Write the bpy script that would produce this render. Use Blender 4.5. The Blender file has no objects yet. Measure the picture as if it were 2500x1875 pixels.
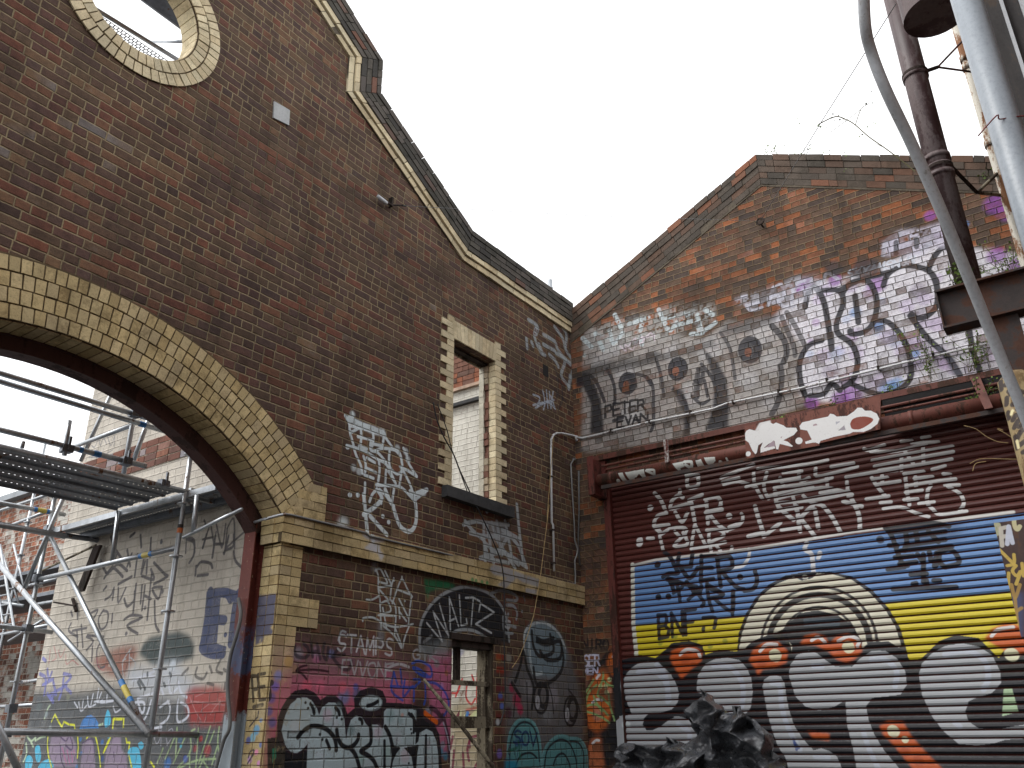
import bpy, math, random
import numpy as np
from mathutils import Vector, Matrix
from mathutils.geometry import tessellate_polygon
random.seed(7); rng=np.random.RandomState(7)
scn=bpy.context.scene; COL=scn.collection

# ------------------------------------------------------------------ camera
F_PX=2024.43                                    # focal length in pixels of the 2500 x 1875 photograph
YAW,PITCH,ROLL=[math.radians(a) for a in (35.2217,22.8574,-0.7556)]
CAM=np.array([-10.2,-6.0572,1.6])
def cam_axes():
    F=np.array([math.cos(PITCH)*math.cos(YAW),math.cos(PITCH)*math.sin(YAW),math.sin(PITCH)])
    R=np.cross(F,[0,0,1]);R/=np.linalg.norm(R);U=np.cross(R,F)
    return np.array([math.cos(ROLL)*R+math.sin(ROLL)*U,-math.sin(ROLL)*R+math.cos(ROLL)*U,F])
AX=cam_axes()
cd=bpy.data.cameras.new('camera'); cam=bpy.data.objects.new('camera',cd); COL.objects.link(cam)
cd.sensor_width=36; cd.lens=36*F_PX/2500; cd.clip_start=.05; cd.clip_end=2000
R=Matrix([[AX[0][i],AX[1][i],-AX[2][i]] for i in range(3)])
cam.matrix_world=Matrix.Translation(Vector(CAM))@R.to_4x4()
scn.camera=cam
# ------------------------------------------------------------------ light: bright overcast
SUN_EL,SUN_ROT=math.radians(50),math.radians(318)
w=bpy.data.worlds.new('World'); scn.world=w; w.use_nodes=True
nt=w.node_tree; nt.nodes.clear()
sky=nt.nodes.new('ShaderNodeTexSky'); sky.sky_type='NISHITA'; sky.sun_disc=False
sky.sun_elevation=SUN_EL; sky.sun_rotation=SUN_ROT; sky.dust_density=3; sky.air_density=1.0; sky.ozone_density=1
hs=nt.nodes.new('ShaderNodeHueSaturation'); hs.inputs['Saturation'].default_value=.08; hs.inputs['Value'].default_value=1.0
mx=nt.nodes.new('ShaderNodeMix'); mx.data_type='RGBA'; mx.inputs[0].default_value=.72
mx.inputs[7].default_value=(13.3,13.35,13.5,1)        # the cloud sheet in the units of the sky texture
bg=nt.nodes.new('ShaderNodeBackground'); bg.inputs['Strength'].default_value=.1
out=nt.nodes.new('ShaderNodeOutputWorld')
nt.links.new(sky.outputs[0],hs.inputs['Color']); nt.links.new(hs.outputs[0],mx.inputs[6])
nt.links.new(mx.outputs[2],bg.inputs['Color']); nt.links.new(bg.outputs[0],out.inputs[0])
sl=bpy.data.lights.new('sun','SUN'); sl.energy=1.2; sl.angle=math.radians(30); sl.color=(1,.97,.93)
so=bpy.data.objects.new('sun',sl); COL.objects.link(so)
so.rotation_euler=(math.radians(90)-SUN_EL,0,math.pi-SUN_ROT)
vs=scn.view_settings; vs.view_transform='Standard'; vs.look='None'; vs.exposure=0.7; vs.gamma=1; vs.use_curve_mapping=False

# ------------------------------------------------------------------ pixels of the photograph -> points on real planes
def ray(px,py): return AX.T@np.array([(px-1250)/F_PX,-(py-937.5)/F_PX,1.])
def hit(axis,val,px,py):
    d=ray(px,py);t=(val-CAM[axis])/d[axis];return Vector(CAM+t*d)
def at_depth(px,py,dep): return Vector(CAM+ray(px,py)*dep)
Z8,Z4,Z3=.40687,.18083,.13562
REG={'G0':(0,0,Z8),'G1':(700,0,Z8),'G2':(1600,0,Z8),'G3':(0,600,Z8),'G4':(700,600,Z8),'G5':(1600,600,Z8),'G6':(0,1200,Z8),'G7':(700,1200,Z8),'G8':(1600,1200,Z8),
 'RA':(600,1575,Z4),'RB':(950,1575,Z4),'RC':(1300,1575,Z4),'RD':(1650,1575,Z4),'RE':(2050,1575,Z4),'RF':(800,1000,Z3),'RG':(800,1300,Z4),
 'RH':(550,1100,Z4),'RI':(1150,1250,Z4),'RJ':(1200,700,Z4),'RK':(1500,1150,Z4),'RL':(1400,1000,Z4),'RM':(1750,950,Z4),'RN':(2100,850,Z4),'RO':(2100,1150,Z4),
 'RP':(300,1300,Z4),'RQ':(0,1425,Z4),'RR':(0,1650,Z3),'RS':(250,1575,Z4),'RT':(300,1050,Z4),'RU':(0,1150,Z4),'RV':(0,875,Z4),
 'SA':(1750,550,.3152),'SB':(2100,550,.3152),'SC':(1350,750,.3152),'SD':(2100,0,.3152),'SE':(160,0,.3152),'SF':(1050,800,.2364),'PX':(0,0,1.)}
def P(reg,s):
    x0,y0,k=REG[reg]
    return [(x0+k*float(a.split(',')[0]),y0+k*float(a.split(',')[1])) for a in s.split()]

# ------------------------------------------------------------------ mesh helpers
class MB:
    def __init__(s): s.v=[];s.f=[];s.pr=[]
    def face(s,pts):
        n=len(s.v);s.v+=[tuple(p) for p in pts];s.f.append(tuple(range(n,n+len(pts))))
    def box(s,x0,x1,y0,y1,z0,z1,j=0):
        s.obox([Vector((x0,y0,z0)),Vector((x1,y0,z0)),Vector((x1,y1,z0)),Vector((x0,y1,z0)),Vector((x0,y0,z1)),Vector((x1,y0,z1)),Vector((x1,y1,z1)),Vector((x0,y1,z1))],j)
    def obox(s,c,j=0):
        n=len(s.v);s.pr.append((n,len(s.f)))
        for p in c: s.v.append((p[0]+random.uniform(-j,j),p[1]+random.uniform(-j,j),p[2]+random.uniform(-j,j)))
        for q in ((0,3,2,1),(4,5,6,7),(0,1,5,4),(1,2,6,5),(2,3,7,6),(3,0,4,7)): s.f.append(tuple(n+i for i in q))
    def prism(s,quad,d,j=0):       # quad of 4 points and a depth vector
        q=[Vector(p) for p in quad];d=Vector(d);s.obox(q+[p+d for p in q],j)
    def tube(s,pts,r,n=10,caps=True,radii=None):
        pts=[Vector(p) for p in pts];m=len(pts);base=len(s.v);s.pr.append((base,len(s.f)))
        up=None
        for i,p in enumerate(pts):
            t=(pts[min(i+1,m-1)]-pts[max(i-1,0)]).normalized()
            if up is None: up=t.orthogonal().normalized()
            up=(up-t*up.dot(t)).normalized();b=t.cross(up)
            rr=radii[i] if radii else r
            for k in range(n):
                a=2*math.pi*k/n;q=p+(up*math.cos(a)+b*math.sin(a))*rr;s.v.append(tuple(q))
        for i in range(m-1):
            for k in range(n):
                a=base+i*n+k;b2=base+i*n+(k+1)%n;s.f.append((a,b2,b2+n,a+n))
        if caps:
            s.f.append(tuple(base+k for k in range(n))[::-1]);s.f.append(tuple(base+(m-1)*n+k for k in range(n)))
    def build(s,name,mat,parent=None,smooth=False,uvf=None):
        me=bpy.data.meshes.new(name);me.from_pydata(s.v,[],s.f);me.update()
        uv=me.uv_layers.new(name='UVMap')
        for p in me.polygons:
            nx,ny,nz=[abs(a) for a in p.normal]
            for li in p.loop_indices:
                c=me.vertices[me.loops[li].vertex_index].co
                uv.data[li].uv=uvf(c) if uvf else ((c[1],c[2]) if nx>=ny and nx>=nz else ((c[0],c[2]) if ny>=nz else (c[0],c[1])))
            p.use_smooth=smooth
        me.materials.append(mat)
        o=bpy.data.objects.new(name,me);COL.objects.link(o)
        if parent: o.parent=parent; o.matrix_parent_inverse=Matrix.Translation(parent.location).inverted()
        return o
def each(mb,name,mat,parent=None,**k):
    """one object per box or tube collected in mb"""
    out=[];pr=mb.pr+[(len(mb.v),len(mb.f))]
    for (v0,f0),(v1,f1) in zip(pr[:-1],pr[1:]):
        q=MB();q.v=mb.v[v0:v1];q.f=[tuple(i-v0 for i in f) for f in mb.f[f0:f1]];out.append(q.build(name,mat,parent,**k))
    return out
def thing(name,label,cat,loc=(0,0,0),group=None):
    o=bpy.data.objects.new(name,None);COL.objects.link(o);o.location=loc;o.empty_display_size=.2
    tag(o,label,cat,group);return o
def tag(o,label,cat,group=None):
    o['label']=label;o['category']=cat
    if group:o['group']=group
    return o
def spline(pts,n=6):
    pts=[np.array(p,float) for p in pts];q=[pts[0]]+pts+[pts[-1]];o=[]
    for i in range(1,len(q)-2):
        for k in range(n):
            t=k/n;a,b,c,d=q[i-1],q[i],q[i+1],q[i+2]
            o.append(.5*((2*b)+(-a+c)*t+(2*a-5*b+4*c-d)*t*t+(-a+3*b-3*c+d)*t**3))
    o.append(pts[-1]);return o
def arc_pts(cx,cz,r,a0,a1,n): return [(cx+r*math.cos(a0+(a1-a0)*i/n),cz+r*math.sin(a0+(a1-a0)*i/n)) for i in range(n+1)]
def slab(mb,outer,holes,fn,t0,t1):
    """flat wall with holes; fn(u,v,t) -> xyz"""
    loops=[outer]+holes
    vv=[[Vector((a,b,0)) for a,b in L] for L in loops]
    tris=tessellate_polygon(vv);flat=[p for L in loops for p in L]
    n=len(mb.v);m=len(flat)
    for t in (t0,t1):
        for a,b in flat: mb.v.append(tuple(fn(a,b,t)))
    for a,b,c in tris: mb.f.append((n+a,n+b,n+c));mb.f.append((n+m+c,n+m+b,n+m+a))
    k=n
    for L in loops:
        for i in range(len(L)):
            j=(i+1)%len(L);mb.f.append((k+i,k+j,k+j+m,k+i+m))
        k+=len(L)

# ------------------------------------------------------------------ paint canvases (masks drawn by this script in wall metres)
def lin(c): c=np.array(c)/255.;return np.where(c<.04045,c/12.92,((c+.055)/1.055)**2.4)
def srgb(c): c=np.clip(c,0,1);return np.where(c<.0031308,c*12.92,1.055*c**(1/2.4)-.055)
GAIN=.62
def alb(c): return tuple(np.clip(lin(c)/GAIN,.004,.82))
def vnoise(h,w,cell,seed):
    r=np.random.RandomState(seed);gh,gw=int(h/cell)+3,int(w/cell)+3;g=r.rand(gh,gw)
    y=np.arange(h)/cell;x=np.arange(w)/cell;yi=y.astype(int);xi=x.astype(int);fy=(y-yi)[:,None];fx=(x-xi)[None,:]
    fy=fy*fy*(3-2*fy);fx=fx*fx*(3-2*fx)
    a=g[yi][:,xi];b=g[yi][:,xi+1];c=g[yi+1][:,xi];d=g[yi+1][:,xi+1]
    return (a*(1-fx)+b*fx)*(1-fy)+(c*(1-fx)+d*fx)*fy
class Canvas:
    def __init__(s,name,axis,val,u0,u1,v0,v1,res=.006):
        s.n=name;s.axis=axis;s.val=val;s.u0,s.v0,s.res=u0,v0,res
        s.w=int((u1-u0)/res);s.h=int((v1-v0)/res);s.u1=u0+s.w*res;s.v1=v0+s.h*res
        s.c=np.zeros((s.h,s.w,4),np.float32)
        s.nz=(vnoise(s.h,s.w,5,1)*.45+vnoise(s.h,s.w,14,2)*.35+vnoise(s.h,s.w,60,3)*.2).astype(np.float32)
    def m(s,p):
        q=hit(s.axis,s.val,*p);return ((q[1] if s.axis==0 else q[0])-s.u0)/s.res,(q[2]-s.v0)/s.res
    def mpp(s,p):
        a=s.m(p);b=s.m((p[0],p[1]+4));return abs(b[1]-a[1])/4
    def over(s,x0,x1,y0,y1,a,col,alpha,wear):
        if wear: a=a*np.clip((s.nz[y0:y1,x0:x1]-wear*.62)*6+.5,0,1)
        a=(a*alpha)[...,None];d=s.c[y0:y1,x0:x1];c=np.array(alb(col),np.float32)
        na=a+d[...,3:]*(1-a);d[...,:3]=np.where(na>1e-5,(c*a+d[...,:3]*d[...,3:]*(1-a))/np.maximum(na,1e-5),d[...,:3]);d[...,3:]=na
    def stroke(s,pts,r,col,alpha=1,soft=.25,sm=True,wear=0,rz=None):
        """pts in photo pixels, r in photo pixels"""
        if sm and len(pts)>2: pts=spline(pts,4)
        k=s.mpp(pts[len(pts)//2]);R=r*k;q=np.array([s.m(p) for p in pts]);sw=max(R*soft,1.)
        x0=max(int(q[:,0].min()-R-sw-2),0);x1=min(int(q[:,0].max()+R+sw+3),s.w);y0=max(int(q[:,1].min()-R-sw-2),0);y1=min(int(q[:,1].max()+R+sw+3),s.h)
        if x1<=x0 or y1<=y0:return
        D=np.full((y1-y0,x1-x0),1e9,np.float32)
        if len(q)==1:q=np.vstack([q,q+.01])
        for (ax,ay),(bx,by) in zip(q[:-1],q[1:]):
            X0=max(int(min(ax,bx)-R-sw-2),x0);X1=min(int(max(ax,bx)+R+sw+3),x1);Y0=max(int(min(ay,by)-R-sw-2),y0);Y1=min(int(max(ay,by)+R+sw+3),y1)
            if X1<=X0 or Y1<=Y0:continue
            yy,xx=np.mgrid[Y0:Y1,X0:X1];dx,dy=bx-ax,by-ay;L=dx*dx+dy*dy+1e-6
            t=np.clip(((xx-ax)*dx+(yy-ay)*dy)/L,0,1);d=np.hypot(xx-ax-t*dx,yy-ay-t*dy)
            v=D[Y0-y0:Y1-y0,X0-x0:X1-x0];np.minimum(v,d,out=v)
        a=np.clip((R+sw*.5-D)/sw,0,1);a=a*a*(3-2*a)
        s.over(x0,x1,y0,y1,a,col,alpha,wear)
    def poly(s,pts,col,alpha=1,soft=1.,sm=False,wear=0):
        """soft: edge softness in canvas cells (metres*res)"""
        if sm: pts=spline(list(pts)+[pts[0]],4)[:-1]
        q=np.array([s.m(p) for p in pts]);e=soft*2+2
        x0=max(int(q[:,0].min()-e),0);x1=min(int(q[:,0].max()+e)+1,s.w);y0=max(int(q[:,1].min()-e),0);y1=min(int(q[:,1].max()+e)+1,s.h)
        if x1<=x0 or y1<=y0:return
        a=np.zeros((y1-y0,x1-x0),np.float32);xs=np.arange(x0,x1)
        for y in range(y0,y1):
            X=[]
            for (ax,ay),(bx,by) in zip(q,np.roll(q,-1,0)):
                if (ay<=y+.5)!=(by<=y+.5): X.append(ax+(y+.5-ay)/(by-ay)*(bx-ax))
            X.sort()
            for l,r in zip(X[::2],X[1::2]): a[y-y0]+=np.clip(np.minimum(xs+1-l,r-xs),0,1)*(r>l)
        a=np.clip(a,0,1)
        n=int(soft)
        if n>1:
            for _ in range(2):
                for axx in (0,1):
                    c=np.cumsum(np.pad(a,[(n,n) if i==axx else (0,0) for i in (0,1)],mode='edge'),axis=axx)
                    c=np.pad(c,[(1,0) if i==axx else (0,0) for i in (0,1)])
                    L=a.shape[axx];hi=np.take(c,np.arange(L)+2*n+1-1,axis=axx);lo=np.take(c,np.arange(L),axis=axx);a=(hi-lo)/(2*n)
            a=np.clip(a,0,1)
        s.over(x0,x1,y0,y1,a,col,alpha,wear)
    def tag(s,txt,o,u,v,r,col,alpha=1,soft=.3,slant=0,wear=0,gap=1.25,jit=0):
        """text along px vector u (advance of one letter), v (letter height), origin o"""
        rr=random.Random(len(txt)*7+int(o[0]))
        for i,ch in enumerate(txt):
            for pl in FONT.get(ch,'').split('|'):
                if not pl: continue
                pts=[]
                for ab in pl.split():
                    a,b=[float(t) for t in ab.split(',')];a+=slant*b+rr.uniform(-jit,jit);b+=rr.uniform(-jit,jit)
                    pts.append((o[0]+u[0]*(i*gap+a)+v[0]*b,o[1]+u[1]*(i*gap+a)+v[1]*b))
                s.stroke(pts,r,col,alpha,soft,sm=ch in 'CGOSUJQ',wear=wear)
    def image(s):
        im=bpy.data.images.new('paint_'+s.n,s.w,s.h,alpha=True);im.alpha_mode='CHANNEL_PACKED'
        c=s.c.copy();c[...,:3]=srgb(c[...,:3]);im.pixels.foreach_set(c.astype(np.float32).ravel());im.update();im.pack();return im
FONT=dict(A='0,0 .5,1 1,0|.2,.4 .8,.4',B='0,0 0,1 .7,.95 .8,.7 .6,.52 0,.5|.6,.52 .95,.3 .8,.03 0,0',C='1,.85 .6,1 .15,.8 0,.45 .2,.1 .6,0 1,.15',
 D='0,0 0,1 .6,.9 1,.5 .6,.05 0,0',E='1,1 0,1 0,0 1,0|0,.5 .8,.5',F='1,1 0,1 0,0|0,.5 .7,.5',G='1,.85 .6,1 .15,.8 0,.4 .3,0 .9,.1 1,.45 .6,.45',
 H='0,0 0,1|1,0 1,1|0,.5 1,.5',I='.5,0 .5,1',J='.2,1 1,1|.7,1 .7,.3 .4,0 0,.2',K='0,0 0,1|1,1 0,.45 1,0',L='0,1 0,0 .9,0',M='0,0 .1,1 .5,.3 .9,1 1,0',
 N='0,0 0,1 1,0 1,1',O='.5,1 .1,.8 0,.4 .3,0 .8,.05 1,.5 .8,.9 .5,1',P='0,0 0,1 .8,.95 .9,.65 .7,.45 0,.45',R='0,0 0,1 .8,.95 .9,.65 .6,.48 0,.48|.5,.48 1,0',
 S='1,.9 .5,1 .1,.8 .3,.55 .8,.45 .9,.15 .5,0 0,.1',T='0,1 1,1|.5,1 .5,0',U='0,1 0,.3 .3,0 .7,0 1,.3 1,1',V='0,1 .5,0 1,1',W='0,1 .25,0 .5,.7 .75,0 1,1',
 X='0,0 1,1|0,1 1,0',Y='0,1 .5,.5 1,1|.5,.5 .5,0',Z='0,1 1,1 0,0 1,0')
# ------------------------------------------------------------------ materials
class N:
    def __init__(s,name,rough=.85):
        s.m=bpy.data.materials.new(name);s.m.use_nodes=True;s.t=s.m.node_tree;s.b=s.t.nodes['Principled BSDF'];s.b.inputs['Roughness'].default_value=rough
        s.b.inputs['Specular IOR Level'].default_value=.3
    def n(s,ty,**k):
        o=s.t.nodes.new(ty)
        for a,v in k.items(): setattr(o,a,v)
        return o
    def l(s,a,b): s.t.links.new(a,b)
    def put(s,sock,v):
        if hasattr(v,'is_linked') or hasattr(v,'links'): s.l(v,sock)
        elif isinstance(v,(tuple,list)) and len(v)==3 and sock.type=='RGBA': sock.default_value=(*v,1)
        else: sock.default_value=v
    def math(s,op,a,b=0.,c=0.):
        o=s.n('ShaderNodeMath',operation=op);s.put(o.inputs[0],a);s.put(o.inputs[1],b)
        if op in('MULTIPLY_ADD','SMOOTH_MIN'): s.put(o.inputs[2],c)
        return o.outputs[0]
    def mix(s,f,a,b,bt='MIX'):
        o=s.n('ShaderNodeMix',data_type='RGBA',blend_type=bt);s.put(o.inputs[0],f);s.put(o.inputs[6],a);s.put(o.inputs[7],b);return o.outputs[2]
    def noise(s,scale,detail=3,rough=.6,vec=None,dist=0):
        o=s.n('ShaderNodeTexNoise');o.inputs['Scale'].default_value=scale;o.inputs['Detail'].default_value=detail;o.inputs['Roughness'].default_value=rough;o.inputs['Distortion'].default_value=dist
        if vec is not None: s.l(vec,o.inputs['Vector'])
        return o.outputs[0]
    def rng(s,v,a,b,c=0.,d=1.,smooth=True):
        o=s.n('ShaderNodeMapRange',interpolation_type='SMOOTHSTEP' if smooth else 'LINEAR');s.put(o.inputs[0],v)
        for i,x in enumerate((a,b,c,d)): s.put(o.inputs[1+i],x)
        return o.outputs[0]
    def ramp(s,v,stops,const=False):
        o=s.n('ShaderNodeValToRGB');r=o.color_ramp;r.interpolation='CONSTANT' if const else 'LINEAR'
        while len(r.elements)<len(stops): r.elements.new(.5)
        for e,(p,c) in zip(r.elements,stops): e.position=p;e.color=(*c,1)
        s.l(v,o.inputs[0]);return o.outputs[0]
    def bump(s,h,strength=.5,dist=.01):
        o=s.n('ShaderNodeBump');o.inputs['Strength'].default_value=strength;o.inputs['Distance'].default_value=dist;s.l(h,o.inputs['Height']);s.l(o.outputs[0],s.b.inputs['Normal'])
    def uv(s): return s.n('ShaderNodeUVMap',uv_map='UVMap').outputs[0]
    def pos(s): return s.n('ShaderNodeTexCoord').outputs['Object']
    def sep(s,v):
        o=s.n('ShaderNodeSeparateXYZ');s.l(v,o.inputs[0]);return o.outputs
    def comb(s,x,y,z=0.):
        o=s.n('ShaderNodeCombineXYZ')
        for i,a in enumerate((x,y,z)): s.put(o.inputs[i],a)
        return o.outputs[0]
    def paint(s,cv,uv):
        mp=s.n('ShaderNodeMapping',vector_type='TEXTURE');s.l(uv,mp.inputs[0])
        mp.inputs[1].default_value=(cv.u0,cv.v0,0);mp.inputs[3].default_value=(cv.u1-cv.u0,cv.v1-cv.v0,1)
        im=s.n('ShaderNodeTexImage',extension='CLIP');im.image=cv.im;s.l(mp.outputs[0],im.inputs[0])
        return im.outputs[0],im.outputs[1]
    def wn(s,vec):
        o=s.n('ShaderNodeTexWhiteNoise',noise_dimensions='3D');s.l(vec,o.inputs[0]);return o.outputs[0],o.outputs[1]

def brick_mat(name,stops,mortar,paint=None,h=.0865,wd=.245,seed=0,wash=None,washamt=0.,dirt=.35,pm=.42,patchy=0.,mw=(.0035,.0085),hdr=4,erode=.35,patch=None,relief=.9,moss=0.,swap=False):
    s=N(name);uv0=s.uv()
    nv=s.n('ShaderNodeTexNoise');nv.inputs['Scale'].default_value=5;nv.inputs['Detail'].default_value=2;s.l(uv0,nv.inputs['Vector'])
    vm=s.n('ShaderNodeVectorMath',operation='MULTIPLY_ADD');s.l(nv.outputs['Color'],vm.inputs[0]);vm.inputs[1].default_value=(.017,.015,0);vm.inputs[2].default_value=(0,0,0);s.l(uv0,vm.inputs[2])
    u,v,_=s.sep(vm.outputs[0])
    row=s.math('FLOOR',s.math('DIVIDE',v,h));fv=s.math('FRACT',s.math('DIVIDE',v,h))
    isH=s.math('LESS_THAN',s.math('MODULO',s.math('ADD',row,1000.),float(hdr)),.5)
    rj,_c=s.wn(s.comb(row,seed+7.,0.))
    # a few rows are all headers, other rows are stretchers with odd headers dropped in
    w=s.math('MULTIPLY_ADD',isH,-wd*.5,wd)
    off=s.math('MULTIPLY_ADD',s.math('MODULO',s.math('ADD',row,1000.),2.),wd*.5,s.math('MULTIPLY',rj,.09))
    cu=s.math('DIVIDE',s.math('ADD',s.math('ADD',u,off),100.),w);col=s.math('FLOOR',cu);fu=s.math('FRACT',cu)
    r1,rc=s.wn(s.comb(col,row,float(seed)))
    # some stretchers are split into two headers
    spl=s.math('GREATER_THAN',s.math('MULTIPLY',s.math('SUBTRACT',1.,isH),r1),.72)
    d=s.math('MULTIPLY',s.math('MINIMUM',fu,s.math('SUBTRACT',1.,fu)),w)
    half=s.math('ADD',s.math('MULTIPLY',s.math('ABSOLUTE',s.math('SUBTRACT',fu,.5)),w),s.math('MULTIPLY',s.math('SUBTRACT',1.,spl),9.))
    d=s.math('MINIMUM',d,half);side=s.math('MULTIPLY',s.math('GREATER_THAN',fu,.5),spl)
    dv=s.math('MULTIPLY',s.math('MINIMUM',fv,s.math('SUBTRACT',1.,fv)),h);d=s.math('MINIMUM',d,dv)
    fn=s.noise(55,3,.7,uv0);d=s.math('ADD',d,s.math('MULTIPLY',s.math('SUBTRACT',fn,.5),.010))
    mask=s.rng(d,mw[0],mw[1])
    r2,rc2=s.wn(s.comb(s.math('MULTIPLY_ADD',side,.5,col),row,seed+3.));r3,_=s.wn(s.comb(col,s.math('MULTIPLY_ADD',side,.5,row),seed+11.))
    big=s.noise(.55,4,.6,uv0);bcol=s.ramp(s.math('MULTIPLY_ADD',big,.35,s.math('MULTIPLY_ADD',r2,.84,-.1)),stops)
    bcol=s.mix(1.,bcol,s.ramp(r3,[(0,(.78,.78,.8)),(.5,(1,1,1)),(1,(1.2,1.18,1.15))]),'MULTIPLY')
    mot=s.noise(90,4,.75,uv0);bcol=s.mix(.8,bcol,s.ramp(mot,[(.28,(.42,.4,.42)),(.5,(1,1,1)),(.75,(1.3,1.25,1.2))]),'MULTIPLY')
    st=s.noise(14,4,.7,uv0);bcol=s.mix(.75,bcol,s.ramp(st,[(.3,(.6,.6,.63)),(.52,(1,1,1)),(.8,(1.35,1.28,1.15))]),'MULTIPLY')
    if wash:
        wn=s.noise(1.7,5,.72,uv0);wm=s.rng(s.math('MULTIPLY_ADD',s.math('SUBTRACT',fn,.5),.25,s.math('MULTIPLY_ADD',s.math('SUBTRACT',r3,.5),.16,wn)),1-washamt-.1,1-washamt+.05)
        wcol=s.mix(s.noise(4,5,.7,uv0),wash,tuple(a*.72 for a in wash));wcol=s.mix(.5,wcol,s.ramp(mot,[(.3,(.75,.74,.7)),(.55,(1,1,1)),(1,(1,1,1))]),'MULTIPLY')
        bcol=s.mix(wm,bcol,wcol)
    else: wm=None
    mcol=s.mix(s.rng(s.noise(.9,5,.75,uv0),.42,.68),mortar,tuple(a*.28 for a in mortar))
    if wash: mcol=s.mix(s.math('MULTIPLY',wm,.85),mcol,tuple(a*.8 for a in wash))
    colr=s.mix(mask,mcol,bcol)
    dn=s.noise(1.1,6,.75,uv0);colr=s.mix(dirt,colr,s.ramp(dn,[(.3,(.45,.43,.42)),(.55,(1,1,1)),(1,(1.15,1.13,1.1))]),'MULTIPLY')
    mp=s.n('ShaderNodeMapping');s.l(uv0,mp.inputs[0]);mp.inputs[3].default_value=(5,.35,1);sk=s.noise(1.,5,.7,mp.outputs[0]);colr=s.mix(.55,colr,s.ramp(sk,[(.32,(.58,.56,.52)),(.5,(1,1,1)),(.75,(1.12,1.1,1.06))]),'MULTIPLY')
    sp=s.rng(s.math('MULTIPLY_ADD',s.math('SUBTRACT',r3,.5),.2,s.noise(2.6,6,.8,uv0)),.66,.74);colr=s.mix(s.math('MULTIPLY',sp,.22),colr,(.20,.19,.18))
    if moss: 
        mm=s.rng(s.noise(2.3,6,.8,uv0),.56,.7);colr=s.mix(s.math('MULTIPLY',mm,moss),colr,(.045,.045,.03))
    rough=.86
    if paint:
        pc,pa=s.paint(paint,uv0)
        er=s.rng(s.math('MULTIPLY_ADD',s.math('SUBTRACT',fn,.5),.9,s.noise(7,5,.7,uv0)),.30-erode*.1,.45,1.-erode,1.)
        a=s.math('MULTIPLY',s.math('MULTIPLY',pa,er),s.math('MULTIPLY_ADD',mask,.10,.90));pcol=s.mix(.5,pc,s.ramp(mot,[(.25,(.72,.72,.72)),(.5,(1,1,1)),(.8,(1.12,1.12,1.12))]),'MULTIPLY')
        pcol=s.mix(s.math('SUBTRACT',1.,mask),pcol,s.mix(pm,pcol,(0.,0.,0.)));pcol=s.mix(.5,pcol,s.ramp(r3,[(0,(.8-patchy*.35,)*3),(.5,(1-patchy*.12,)*3),(1,(1.15,1.15,1.15))]),'MULTIPLY')
        if patchy: a=s.math('MULTIPLY',a,s.rng(s.math('MULTIPLY_ADD',s.noise(9,5,.8,uv0),.9,s.math('MULTIPLY',r3,.9)),.42,.72,.35,1.))
        if patchy: pcol=s.mix(patchy,pcol,s.ramp(s.noise(16,6,.85,uv0),[(.34,(.42,.39,.45)),(.5,(.95,.93,.97)),(.7,(1.25,1.25,1.25))]),'MULTIPLY')
        colr=s.mix(a,colr,pcol);rg=s.math('MULTIPLY_ADD',a,-.33,.88);s.l(rg,s.b.inputs['Roughness'])
    s.l(colr,s.b.inputs['Base Color'])
    hh=s.math('ADD',s.math('MULTIPLY',s.rng(d,.001,.012),relief),s.math('ADD',s.math('MULTIPLY',mot,.22),s.math('ADD',s.math('MULTIPLY',st,.35),s.math('MULTIPLY',r3,.25))))
    s.bump(hh,.85,.012)
    return s.m
def block_mat(name,stops,dirtcol=(.3,.28,.24),dirt=.7,paint=None,rough=.85,paintamt=.9):
    """bricks that are separate solids: colour varies per island"""
    s=N(name,rough);p=s.pos();g=s.n('ShaderNodeNewGeometry').outputs['Random Per Island']
    c=s.ramp(g,stops);g2,_=s.wn(s.comb(g,3.,1.))
    c=s.mix(1.,c,s.ramp(g2,[(0,(.78,.78,.78)),(1,(1.18,1.17,1.15))]),'MULTIPLY')
    m=s.noise(70,4,.75,p);c=s.mix(.7,c,s.ramp(m,[(.28,(.45,.42,.4)),(.48,(1,1,1)),(.8,(1.12,1.1,1.08))]),'MULTIPLY')
    dn=s.noise(2.2,7,.8,p);dm=s.rng(s.math('MULTIPLY_ADD',s.math('SUBTRACT',g2,.5),.14,dn),.46,.68);c=s.mix(s.math('MULTIPLY',dm,dirt),c,s.mix(1.,c,dirtcol,'MULTIPLY'))
    if paint:
        uv=s.uv();pc,pa=s.paint(paint,uv);c=s.mix(s.math('MULTIPLY',pa,s.rng(s.noise(9,4,.7,p),.25,.42,.4,paintamt)),c,pc)
    s.l(c,s.b.inputs['Base Color']);s.bump(s.math('ADD',s.math('MULTIPLY',m,.5),s.noise(16,4,.7,p)),.6,.006);return s.m
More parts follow.
